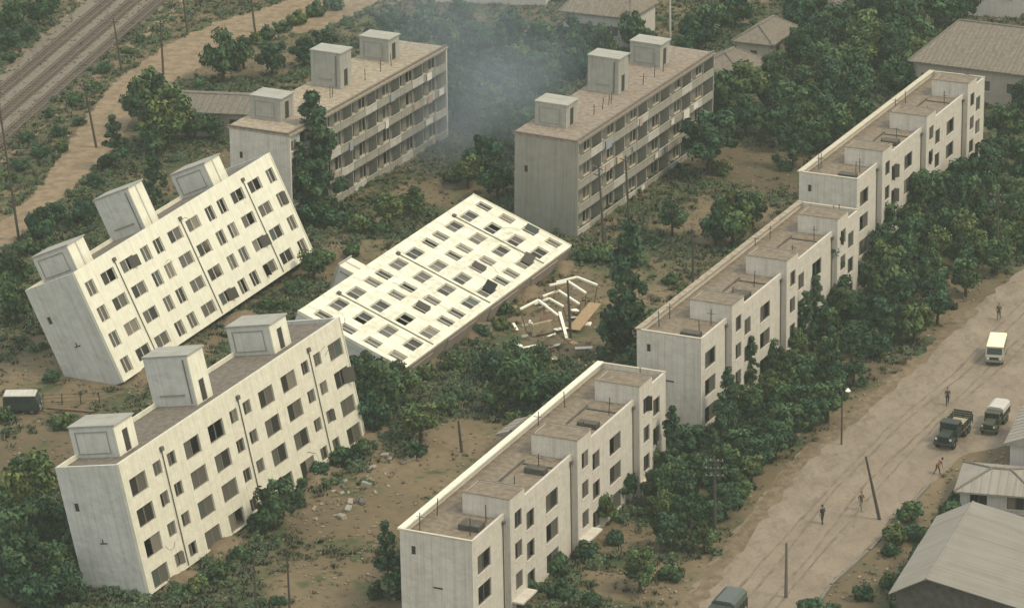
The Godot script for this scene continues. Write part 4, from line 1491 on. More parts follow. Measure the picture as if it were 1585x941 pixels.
		["along the dirt road behind the rear tilted block", "trees along the dirt road behind the rear tilted block", [[-44.5,-383.0,1.6,"c"], [-45.4,-384.3,1.2,"s"], [-46.1,-376.7,1.1,"s"], [-39.0,-369.2,1.4,"c"], [-49.9,-357.9,1.8,"b"], [-49.1,-363.6,1.1,"b"], [-51.3,-354.6,1.4,"s"], [-45.8,-362.9,1.5,"b"], [-50.9,-341.4,1.8,"b"], [-49.6,-333.3,1.7,"b"], [-49.2,-355.7,1.1,"s"], [-47.3,-363.3,1.0,"s"]]],
		["in weeds between railway and dirt road", "bushes between the railway and the dirt road", [[-52.3,-396.1,1.0,"s"], [-52.1,-408.5,1.1,"s"], [-53.6,-388.0,1.2,"s"], [-55.4,-383.4,1.3,"s"], [-50.5,-414.7,0.9,"s"], [-51.4,-390.2,0.9,"s"], [-55.9,-393.9,1.0,"s"], [-50.6,-400.2,0.9,"s"], [-56.3,-379.5,1.0,"s"], [-54.4,-403.4,0.8,"s"], [-46.6,-434.8,0.8,"s"], [-47.8,-430.5,0.8,"s"], [-49.8,-421.6,0.9,"s"]]],
		["in the corner beyond the railway tracks", "trees beyond the railway tracks", [[-63.3,-441.5,2.0,"b"], [-60.8,-435.8,1.3,"b"], [-60.5,-444.1,1.5,"b"], [-63.0,-431.6,1.6,"b"], [-62.1,-427.7,1.1,"s"], [-59.3,-449.6,1.2,"b"], [-65.2,-440.1,1.6,"b"]]],
		["in the hedge beside the dirt road bend", "bushes of the hedge at the top of the dirt road", [[-30.5,-435.4,1.3,"s"], [-28.8,-438.9,1.3,"s"], [-27.1,-442.3,1.5,"s"], [-25.0,-446.2,1.5,"s"], [-22.6,-449.1,1.5,"s"], [-31.8,-433.4,1.0,"s"]]],
		["under the lower edge of the fallen block", "trees under the fallen block", [[-12.2,-305.0,2.5,"b"], [-14.5,-311.4,1.8,"b"], [-10.6,-309.9,1.7,"b"], [-8.6,-299.9,1.8,"b"], [-9.2,-296.9,1.3,"s"], [-13.3,-302.1,1.7,"b"], [-5.8,-318.1,1.1,"s"], [-8.3,-316.3,1.2,"s"], [-3.1,-327.2,0.9,"s"], [-0.8,-333.5,0.9,"s"], [-6.3,-307.1,1.2,"s"]]],
		["on the yard left of the near stepped block", "trees on the yard behind the near stepped block", [[0.3,-307.1,2.7,"b"], [-0.2,-316.9,1.7,"b"], [2.4,-306.5,1.8,"b"], [-1.6,-306.6,1.6,"b"], [-2.2,-314.4,1.5,"b"], [2.2,-314.6,1.6,"b"], [-1.2,-328.9,0.9,"s"], [-0.3,-305.0,0.8,"s"], [-4.6,-310.1,0.8,"s"], [4.6,-312.7,1.0,"s"]]],
		["at the foot of the front tilted block", "bushes at the foot of the front tilted block", [[-20.7,-280.9,1.9,"b"], [-22.2,-281.9,1.0,"s"], [-15.4,-295.4,1.4,"s"], [-13.8,-297.7,0.9,"s"], [-17.4,-292.4,1.0,"s"], [-19.0,-290.0,0.8,"s"], [-24.8,-271.0,1.2,"s"], [-26.7,-268.0,1.1,"s"], [-23.2,-274.7,0.9,"s"], [-10.6,-265.8,1.1,"c"], [-9.6,-266.5,0.7,"s"], [-28.3,-267.2,0.8,"s"], [-19.1,-285.7,0.8,"s"], [-11.7,-266.6,0.7,"s"]]],
		["in the thicket beside the front tilted gable", "trees beside the gable of the front tilted block", [[-42.2,-283.1,2.5,"b"], [-41.8,-273.7,2.4,"b"], [-42.4,-292.8,1.3,"b"], [-38.5,-270.5,1.8,"b"], [-41.7,-266.9,2.0,"b"], [-37.1,-265.9,1.6,"b"], [-40.5,-279.1,1.9,"b"], [-36.2,-267.2,1.1,"s"], [-38.9,-277.2,1.1,"b"], [-44.5,-280.4,2.0,"b"], [-39.5,-264.2,1.8,"b"], [-44.2,-292.9,1.1,"b"]]],
		["on the bare ground between the two tilted blocks", "bushes on bare ground between the two tilted blocks", [[-44.1,-317.0,1.0,"s"], [-41.8,-305.1,1.1,"s"], [-32.3,-305.1,0.8,"s"], [-30.6,-310.1,0.7,"s"], [-27.6,-319.7,0.9,"s"], [-28.7,-317.5,0.7,"s"], [-47.2,-307.2,1.0,"s"], [-25.1,-330.3,0.9,"s"], [-22.9,-336.6,0.9,"s"], [-21.2,-341.3,0.9,"s"]]],
		["between the posts of the two-post frame", "bushes between the posts of the frame", [[-21.1,-265.6,0.5,"s"], [-20.1,-265.6,0.5,"s"], [-19.3,-265.5,0.5,"s"]]],
		["along the kerb by the large shed", "shrubs along the kerb by the large shed roof", [[38.7,-283.6,1.0,"s"], [37.5,-280.6,1.1,"s"], [36.2,-277.6,1.1,"s"], [34.9,-274.5,1.1,"s"], [33.7,-271.5,1.0,"s"], [33.6,-279.9,1.4,"s"], [32.1,-275.4,1.3,"s"], [33.9,-276.1,1.1,"s"], [32.5,-268.8,0.9,"s"], [31.5,-273.0,0.8,"s"], [23.7,-262.0,1.1,"s"], [28.4,-264.4,1.0,"s"], [30.5,-266.4,0.9,"s"], [25.5,-261.6,0.8,"s"], [35.4,-260.8,1.5,"s"], [37.5,-258.9,1.6,"s"], [33.5,-260.8,1.2,"s"], [39.2,-256.8,1.6,"s"]]],
	]

	# ground, roads, railway
	rng.seed = 4
	var bare := [[-14.0, -284.0, 6.0, 0.22], [-9.0, -293.0, 4.0, 0.12], [-5.0, -301.0, 4.0, 0.12], [-17.0, -270.0, 5.0, 0.25], [-12.5, -268.0, 4.0, 0.2], [6.0, -330.0, 7.0, 0.22], [10.0, -341.0, 6.0, 0.3], [28.0, -380.0, 7.0, 0.2], [22.0, -360.0, 6.0, 0.25], [-43.0, -318.0, 8.0, 0.3], [-42.0, -300.0, 5.0, 0.15], [-28.0, -385.0, 6.0, 0.25], [-34.0, -380.0, 5.0, 0.2], [-7.0, -373.0, 5.0, 0.3], [-16.0, -349.0, 5.0, 0.15], [-33.0, -300.0, 5.0, 0.3], [30.0, -283.0, 12.0, 0.1], [40.0, -303.0, 12.0, 0.1], [50.0, -330.0, 10.0, 0.1], [20.0, -265.0, 8.0, 0.1], [-47.0, -400.0, 5.0, 0.25], [8.5, -278.0, 3.0, 0.3], [9.0, -268.0, 3.0, 0.3], [44.0, -344.0, 4.0, 0.3], [36.0, -340.0, 2.0, 0.2], [-36.0, -428.0, 8.0, 0.2]]
	var lush := [[-22.0, -326.0, 5.0, 0.8], [-30.0, -312.0, 4.0, 0.6], [-19.0, -280.0, 4.0, 0.7], [-24.0, -275.0, 4.0, 0.75], [-8.0, -300.0, 3.0, 0.6], [-40.0, -285.0, 8.0, 0.75], [-40.0, -270.0, 8.0, 0.8], [-53.0, -395.0, 5.0, 0.62], [-55.0, -380.0, 5.0, 0.65], [-50.0, -425.0, 6.0, 0.6], [-70.0, -430.0, 9.0, 0.85], [-3.0, -318.0, 8.0, 0.75], [5.0, -395.0, 8.0, 0.8], [-8.0, -345.0, 6.0, 0.7], [-57.0, -425.0, 2.0, 0.5], [-55.0, -436.0, 2.0, 0.52], [-3.0, -310.0, 4.0, 0.7], [2.0, -345.0, 5.0, 0.65], [-26.0, -272.0, 4.0, 0.8]]
	var gm := StandardMaterial3D.new()
	gm.albedo_texture = ground_picture(trees, bare, lush)
	gm.roughness = 0.97
	gm.metallic_specular = 0.2
	M["ground"] = gm
	var st := stm()
	var R := 3000.0
	var n := 30
	for i in n:
		for j in n:
			var v := []
			for e in [[0, 1], [1, 1], [1, 0], [0, 0]]:
				var x: float = R * pow(absf(2.0 * (i + e[0]) / n - 1.0), 3.0) * signf(2.0 * (i + e[0]) / n - 1.0)
				var z: float = -360.0 + R * pow(absf(2.0 * (j + e[1]) / n - 1.0), 3.0) * signf(2.0 * (j + e[1]) / n - 1.0)
				v.append(Vector3(x, 0, z))
			for t in [0, 2, 1, 0, 3, 2]:
				var p: Vector3 = v[t]
				st.set_uv(Vector2((p.x - GX) / GW, (p.z - GZ) / GD))
				st.add_vertex(p)
	struct("ground", st, gm)
	var road := [Vector2(10.6, -255), Vector2(12.4, -261.1), Vector2(16.9, -273.6), Vector2(24.1, -292.7), Vector2(32.1, -306.9), Vector2(39.7, -320.4), Vector2(46.2, -332.2), Vector2(54.1, -346.9), Vector2(66, -368), Vector2(74, -366), Vector2(62, -340), Vector2(56, -326), Vector2(50.3, -306.0), Vector2(45.5, -297.5), Vector2(39.9, -294.0), Vector2(36.5, -288.2), Vector2(31.8, -279.2), Vector2(29.2, -273.1), Vector2(25.8, -267.4), Vector2(21.4, -255)]
	sheet("road", road, 0.012, M["road"], 0.3)
	var shoulder := [Vector2(10.9, -256), Vector2(13.1, -263.4), Vector2(17.5, -274.9), Vector2(24.2, -293.3), Vector2(32.2, -307.8), Vector2(45.9, -332.8), Vector2(46.6, -331.6), Vector2(39.4, -317.9), Vector2(32.6, -305.0), Vector2(26.0, -293.0), Vector2(19.4, -275.8), Vector2(15.2, -264.3), Vector2(12.5, -256)]
	sheet("verge_path", shoulder, 0.017, M["shoulder"], 0.35)
	var dirt := [Vector2(-56.2, -360), Vector2(-55.2, -364.8), Vector2(-52.5, -376.9), Vector2(-50.5, -398.5), Vector2(-48.5, -416.9), Vector2(-43.6, -432.3), Vector2(-37.9, -444.0), Vector2(-30.8, -451.3), Vector2(-24.9, -462), Vector2(-12.3, -462), Vector2(-23.5, -439.9), Vector2(-29.9, -435.8), Vector2(-36.7, -427.4), Vector2(-41.2, -416.5), Vector2(-44.5, -403.3), Vector2(-46.7, -383.5), Vector2(-49.8, -372.2), Vector2(-53.9, -354.8)]
	sheet("dirt_road", dirt, 0.006, M["dirt_road"], 0.5)
	var bed := [Vector2(-68.2, -398), Vector2(-63.2, -420.7), Vector2(-59.7, -437.9), Vector2(-53.0, -468), Vector2(-41.0, -468), Vector2(-48.4, -440.1), Vector2(-53.8, -414.6), Vector2(-60.4, -386)]
	sheet("railway_bed", bed, 0.008, M["ballast"], 0.4)
	for s in [[Vector2(-58.2, -386), Vector2(-52.2, -414.6), Vector2(-46.8, -440.1), Vector2(-39.6, -468), Vector2(-38.8, -468), Vector2(-45.6, -440.1), Vector2(-51.2, -414.6), Vector2(-57.4, -386)], [Vector2(-69.4, -398), Vector2(-64.4, -420.7), Vector2(-61.0, -437.9), Vector2(-54.6, -468), Vector2(-53.4, -468), Vector2(-59.5, -437.9), Vector2(-63.0, -420.7), Vector2(-67.8, -398)]]:
		sheet("cinder_path", s, 0.014, M["sand"], 0.25)
	for k in 3:
		var a: Vector2 = [Vector2(-65.3, -398), Vector2(-62.6, -394), Vector2(-60.0, -390)][k]
		var b: Vector2 = [Vector2(-50.0, -468), Vector2(-46.6, -468), Vector2(-43.2, -468)][k]
		var t := thing("railway_track", ["railway track farthest from the dirt road", "middle railway track of the three", "railway track nearest the dirt road"][k], "railway track", Vector3(a.x, 0.012, a.y), atan2(-(b.y - a.y), b.x - a.x), "railway tracks")
		var ln := a.distance_to(b)
		for s in [-0.53, 0.53]:
			st = stm()
			box(st, Vector3(0, 0.12, s - 0.035), Vector3(ln, 0.25, s + 0.035))
			box(st, Vector3(0, 0.09, s - 0.07), Vector3(ln, 0.118, s + 0.07))
			obj("rail", st, M["rail_steel"], t)
		st = stm()
		for i in int(ln / 0.65):
			box(st, Vector3(i * 0.65, 0.0, -1.05), Vector3(i * 0.65 + 0.22, 0.088, 1.05))
		obj("sleepers", st, M["sleeper"], t).set_meta("kind", "stuff")
	# wheel ruts worn into the dirt of the road
	for k in 4:
		var line := []
		for p in [Vector2(15.2, -258), Vector2(20.6, -270.5), Vector2(27.6, -287.0), Vector2(35.2, -302.0), Vector2(42.4, -315.0), Vector2(49.6, -329.0), Vector2(57.0, -345.0)]:
			line.append(p + Vector2(0.9, -0.4) * ([0.0, 1.6, 4.6, 6.2][k] - 0.8) + Vector2(rng.randf_range(-0.35, 0.35), 0))
		var edge := []
		for p in line:
			edge.append(p + Vector2(-0.16, 0.07))
		line.reverse()
		for p in line:
			edge.append(p + Vector2(0.16, -0.07))
		sheet("wheel_rut", edge, 0.0165 + 0.0005 * k, M["rut"], 0.09)
	# kerb between road and the planted strip
	st = stm()
	for s in [[Vector2(23.0, -259.5), Vector2(25.8, -267.0)], [Vector2(25.9, -267.3), Vector2(29.6, -273.8)], [Vector2(29.8, -274.1), Vector2(36.4, -287.8)]]:
		var d: Vector2 = s[1] - s[0]
		box(st, Vector3(0, 0, -0.12), Vector3(d.length(), 0.14, 0.12), Transform3D(Basis(Vector3.UP, -d.angle()), Vector3(s[0].x, 0, s[0].y)))
	struct("kerb", st, M["kerb"])

	# the tilted and the fallen block
	rng.seed = 21
	var wide_cols := []
	for u in 3:
		var x := 12.78 * u
		wide_cols.append_array([[2.1 + x, 2.5, 1.6, 0.0], [5.2 + x, 1.25, 1.2, 0.22], [7.5 + x, 1.25, 1.2, 0.22], [10.85 + x, 2.5, 1.6, 0.0]])
	var slim_cols := []
	for u in 3:
		var x := 12.6 * u
		slim_cols.append_array([[1.45 + x, 1.45, 1.55, 0.0], [4.7 + x, 2.4, 1.3, 0.05], [8.25 + x, 2.4, 1.3, 0.05], [11.65 + x, 1.45, 1.55, 0.0]])
	var front := slab_block("cream four-storey block nearest the bottom left, leaning away from its windows", place(Vector3(-35.915, -0.999, -269.831), 1.1114, -0.0015, -0.2034).scaled_local(Vector3.ONE * 0.9865), 38.326, 6.417, 11.735, wide_cols, 0.95, [6.35, 19.15, 31.9], "frame_brown", "cream", "roof_grey", 0.3)
	var rear := slab_block("cream four-storey block at the left edge, tilted about twenty-five degrees", place(Vector3(-42.239, -2.160, -317.976), 1.1122, 0.0225, -0.4260).scaled_local(Vector3.ONE * 0.9808), 38.326, 6.417, 11.735, slim_cols, 1.3, [6.5, 19.1, 31.8], "frame_pale", "cream_bright", "roof_grey", 0.3)
	var fallen := slab_block("four-storey block lying on its back, windows facing the sky and footing exposed", place(Vector3(-12.409, -3.998, -314.056), 1.1339, -0.0100, -1.2088).scaled_local(Vector3.ONE * 1.0237), 38.326, 6.417, 11.735, slim_cols, 1.55, [6.5, 19.1, 31.8], "frame_pale", "fallen_paint", "roof_grey", 0.9)
	# upright blocks with balconies
	rng.seed = 31
	balcony_block("grey four-storey balcony block in the centre top, pinkish roof with three roof huts", place(Vector3(0.383, -0.059, -359.716), 1.1084, 0.0024, 0.0289), 36.608, 7.412, 10.965, "roof_pink", 0.0, "the pinkish-roofed block")
	rng.seed = 32
	balcony_block("grey four-storey balcony block behind the rear tilted block, sandy roof", place(Vector3(-30.008, 0.021, -363.531), 1.1074, 0.0010, 0.0128), 36.608, 7.412, 10.965, "roof_tan", 2.6, "the sandy-roofed block")
	# stepped blocks
	stepped_block("near three-storey block with three stair towers, cut by the bottom edge", place(Vector3(-9.301, 0, -259.426), 1.1307, 0, 0), 41, "cream_bright")
	stepped_block("middle three-storey block with three stair towers, between two like it", place(Vector3(11.340, 0, -303.650), 1.1079, 0, 0), 42, "roof_tan")
	stepped_block("far three-storey block with three stair towers, at the upper right", place(Vector3(29.921, 0, -349.023), 1.1080, 0, 0), 43, "parapet")

	# low houses and sheds
	rng.seed = 51
	house("tiled_house", "large house with a broad brown tiled roof at the top right corner", "house", Vector3(59.5, 0, -408), -0.5, 18, 14, 4.2, 7.6, 3.0, "tile_brown", "house_wall", 34)
	house("tiled_house", "small brown hip-roofed house just past the far end of the central balcony block", "house", Vector3(26.6, 0, -409.5), 1.108, 7, 6, 3.0, 4.8, 2.2, "tile_brown", "house_wall", 22)
	house("tiled_house", "brown hip-roofed house half hidden by trees near the top edge", "house", Vector3(32.0, 0, -423), 1.108, 8, 4.6, 3.0, 4.6, 1.6, "tile_brown", "house_wall", 22)
	house("tiled_house", "pale brown roofed house beside the tall mast at the top edge", "house", Vector3(13.0, 0, -433), -0.465, 9, 8, 4.2, 6.8, 1.6, "tile_brown", "house_white", 22)
	house("white_house", "long pale walled house behind the trees at the top edge", "house", Vector3(-1.5, 0, -454), -0.2, 15, 7, 5.0, 7.0, 1.5, "tile_grey", "house_white", 20)
	house("white_house", "pale walled house at the top right corner behind the tiled roof", "house", Vector3(65, 0, -443), -0.25, 11, 8, 5.5, 7.5, 1.5, "tile_grey", "house_white", 20)
	house("garden_hut", "tiny brown hut among trees at the top edge", "hut", Vector3(43.0, 0, -441), 0.3, 3.4, 3, 2.3, 3.2, 0.8, "tile_brown", "wood_brown", 8)
	house("long_shed", "low long shed with a flat brown roof behind the sandy-roofed balcony block", "shed", Vector3(-32.5, 0, -398), -0.2, 13, 7.5, 3.0, 3.9, 0.0, "tile_grey", "house_wall", 16)
	house("tiled_house", "grey roofed house at the edge beside the two parked trucks", "house", Vector3(48.9, 0, -292.6), 1.25, 11, 7.6, 3.6, 5.2, 0.0, "sheet_roof_pale", "house_white", 14)
	house("small_house", "small pale hip-roofed house below the two parked trucks", "house", Vector3(42.2, 0, -284.2), -0.25, 6.4, 5.8, 1.9, 2.8, 2.4, "sheet_roof_pale", "house_white", 10)
	house("tin_hut", "low pale hut behind the rear wall of the near stepped block", "hut", Vector3(0.6, 0, -297.6), 1.1, 3.0, 2.2, 2.0, 2.5, 0.0, "sheet_roof_pale", "house_white", 4)
	large_shed()
	debris()

	# vehicles
	rng.seed = 61
	truck("dark green cargo truck with an open load bed parked on the road", Vector2(39.7, -298.0), -2.02, 0.87, "tank_green", false, "bed_tan")
	truck("smaller olive truck with a pale rear cover beside the roadside house", Vector2(43.9, -300.9), -1.98, 0.72, "olive", true, "house_white")
	truck("truck with a grey green canvas cover cut by the bottom edge of the picture", Vector2(16.4, -259.0), -2.0, 0.92, "tank_green", true, "pane_green")
	van("van", "small van with a cream roof driving down the road", Vector2(46.4, -318.3), -1.80, "van_body", "van_cream", 4.2)
	van("parked_van", "dark green van with a white roof parked by the tilted blocks", Vector2(-46.0, -309.4), -0.03, "tank_green", "pale_grey", 3.4)
	# people
	person("person in dark clothes standing mid road, nearest the bottom edge", Vector2(26.3, -279.8), 2.2, Color(0.03, 0.027, 0.024), Color(0.05, 0.045, 0.04), 0.12, 0.03)
	person("person in a brown shirt walking near the leaning pole", Vector2(29.9, -282.6), -1.2, Color(0.10, 0.06, 0.05), Color(0.16, 0.13, 0.12), 0.42, 0.08)
	person("person in dark clothes walking behind the open cargo truck", Vector2(40.3, -306.6), -1.6, Color(0.05, 0.05, 0.045), Color(0.035, 0.03, 0.03), 0.25, 0.05)
	person("person in brown clothes walking at the far end of the road", Vector2(48.1, -328.9), -1.9, Color(0.08, 0.06, 0.03), Color(0.10, 0.075, 0.04), 0.3, 0.05)
	person("person in reddish brown clothes bending forward in front of the trucks", Vector2(37.4, -290.1), 0.6, Color(0.16, 0.075, 0.045), Color(0.12, 0.065, 0.045), 0.3, 0.95)

	# poles
	utility_pole("tall dark pole at the left edge beside the dirt road", Vector2(-52.5, -358.8), 17.5, Vector2(-1.3, 0), 1, 0.4)
	utility_pole("leaning pole beside the bushes by the dirt road, second along it", Vector2(-47.6, -391.3), 8, Vector2(-1.0, 0), 1, 0.4)
	utility_pole("pole at the far side of the dirt road beside the railway", Vector2(-47.6, -421.9), 7, Vector2(-0.7, 0), 1, 0.4)
	utility_pole("pole rising behind the big dark tree at the rear", Vector2(-42.4, -420.7), 7, Vector2(0, 0), 1, 0.4)
	utility_pole("farther of two poles at the top of the dirt road", Vector2(-40.9, -439.6), 7, Vector2(-0.5, 0), 1, 0.4)
	utility_pole("pole near the hedge at the top of the dirt road", Vector2(-32.2, -439.0), 7, Vector2(-0.5, 0), 1, 0.4)
	utility_pole("dark pole in front of the central balcony block, nearer its gable", Vector2(9.8, -352.5), 9.5, Vector2(-0.5, 0), 2, 0.9)
	utility_pole("dark pole in front of the central balcony block, farther from its gable", Vector2(12.6, -355.0), 9.5, Vector2(-0.4, 0), 1, 0.9)
	utility_pole("grey pole on the road at the bottom edge", Vector2(22.0, -265.0), 5.0, Vector2(0, 0), 0, 0, "pole_grey")
	utility_pole("thin pole leaning over the road beside the planted strip", Vector2(31.3, -280.5), 6.0, Vector2(-1.3, 0), 0, 0)
	utility_pole("pole with a crossarm standing in the leafy belt", Vector2(16.9, -276.4), 8.0, Vector2(-0.1, 0), 3, 0.1)
	utility_pole("pole among the trees near the far end of the road", Vector2(49.8, -342.5), 9, Vector2(-0.2, 0), 2, 0.3)
	utility_pole("thin reddish pole at the right edge beside the road", Vector2(51.2, -319.3), 8, Vector2(-0.7, 0), 1, 0.3)
	utility_pole("pole by the sandy yard behind the middle stepped block", Vector2(18.5, -341.0), 6, Vector2(0, 0), 0, 0)
	utility_pole("thin pole on the yard behind the near stepped block", Vector2(-4.8, -297.4), 3.2, Vector2(-0.25, 0), 0, 0)
	utility_pole("dark pole rising from the wrecked shed frame", Vector2(5.7, -325.8), 6.2, Vector2(-0.25, 0), 0, 0)
	utility_pole("white mast beside the top of the central balcony block", Vector2(20.4, -427.8), 11, Vector2(0, 0), 0, 0, "house_white")
	var frame := thing("clothes_frame", "dark two-post frame standing at the bottom edge", "clothes frame", Vector3(-21.4, 0, -264.0))
	for x in [0.0, 2.75]:
		st = stm()
		tube(st, Vector3(x, -0.1, 0), Vector3(x, 5.2, 0), 0.09, 0.075, 8)
		obj("post", st, M["pole_wood"], frame)
	st = stm()
	tube(st, Vector3(0, 4.95, 0), Vector3(2.75, 4.95, 0), 0.03, 0.03, 6)
	obj("top_rail", st, M["pole_wood"], frame)
	var lamp := thing("street_lamp", "street lamp with a white shade at the edge of the leafy belt", "street lamp", Vector3(29.6, -0.1, -297.5))
	st = stm()
	tube(st, Vector3.ZERO, Vector3(0, 5.4, 0), 0.09, 0.06, 8)
	obj("pole", st, M["pole_wood"], lamp)
	st = stm()
	tube(st, Vector3(0, 5.2, 0), Vector3(0.5, 5.55, 0.1), 0.03, 0.03, 6)
	obj("arm", st, M["iron"], lamp)
	st = stm()
	tube(st, Vector3(0.5, 5.6, 0.1), Vector3(0.5, 5.35, 0.1), 0.06, 0.26, 12)
	obj("lamp_shade", st, M["white_paint"], lamp)
	fence("low post and wire fence behind the front tilted block", [Vector2(-44.3, -310.8), Vector2(-39.0, -311.2), Vector2(-36.6, -312.8)], 1.2)

	plant(trees)
	var shapes := [PackedVector2Array(road), PackedVector2Array(dirt)]
	var shapes_low := [PackedVector2Array(road), PackedVector2Array(dirt), PackedVector2Array(bed)]
	var tuft := StandardMaterial3D.new()
	tuft.vertex_color_use_as_albedo = true
	tuft.roughness = 0.8
	scatter("grass", "tufts of grass and weeds over the bare ground", tuft_mesh(5, 16, 0.3, 0.32, 0.035), tuft, 52000, 0.36, 0.5, 1.4, Color(0.05, 0.065, 0.030), Color(0.12, 0.128, 0.058), shapes_low)
	scatter("undergrowth", "low leafy undergrowth between the trees", crown_mesh(777, "s"), tuft, 5200, 0.60, 0.4, 1.0, Color(0.7, 0.78, 0.6), Color(1.25, 1.15, 0.75), shapes_low)
	var stone := StandardMaterial3D.new()
	stone.vertex_color_use_as_albedo = true
	stone.roughness = 0.95
	var rs := RandomNumberGenerator.new()
	rs.seed = 8
	scatter("gravel", "small stones and clods over the bare ground", chunk(rs, 0.16), stone, 16000, -0.2, 0.25, 1.0, Color(0.07, 0.055, 0.038), Color(0.24, 0.20, 0.14), shapes)
	scatter("dry_weeds", "thin dry weeds on the sandy ground", tuft_mesh(9, 9, 0.35, 0.22, 0.03), tuft, 14000, 0.12, 0.5, 1.2, Color(0.07, 0.07, 0.034), Color(0.16, 0.15, 0.08), shapes)
	smoke()

func large_shed() -> void:
	var t := 1.214
	var o := thing("sheet_roofed_shed", "large shed with a broad tan roof in the bottom right corner", "shed", Vector3(32.3, 0, -255.2), t)
	var ln := 15.5
	var st := stm()
	var prof := PackedVector2Array([Vector2(-2.5, 0), Vector2(12.6, 0), Vector2(12.6, 3.5), Vector2(0, 5.8), Vector2(-2.5, 4.4)])
	prism(st, PackedVector2Array([Vector2(2.5, 0), Vector2(-12.6, 0), Vector2(-12.6, 3.5), Vector2(0, 5.8), Vector2(2.5, 4.4)]), 0.3, ln - 0.3, Transform3D(Basis(Vector3.UP, PI / 2), Vector3.ZERO))
	obj("wall", st, M["roof_dark"], o)
	rng.seed = 71
	for s in 2:
		var lo := Vector3(0, 4.28, -3.0) if s == 0 else Vector3(0, 3.4, 13.1)
		var hi := Vector3(0, 6.0, 0)
		var d := lo - hi
		var n := 6
		for i in n:
			st = stm()
			var x0 := -0.3 + (ln + 0.6) * i / n
			var x1 := -0.3 + (ln + 0.6) * (i + 1) / n - 0.002
			var z := d.normalized()
			var y := z.cross(Vector3.RIGHT) if s == 1 else Vector3.RIGHT.cross(z)
			y = y.normalized() * signf(y.y)
			box(st, Vector3(x0, 0.0, 0.05), Vector3(x1, 0.08 + 0.012 * (i % 2), d.length()), Transform3D(Basis(Vector3.RIGHT, y, z), hi))
			obj("roof_panel", st, M["shed_roof_pale"] if s == 0 else M["shed_roof"], o)
	st = stm()
	tube(st, Vector3(-0.35, 6.05, 0), Vector3(ln + 0.35, 6.03, 0), 0.11, 0.11, 8)
	obj("ridge_cap", st, M["shed_roof"], o)

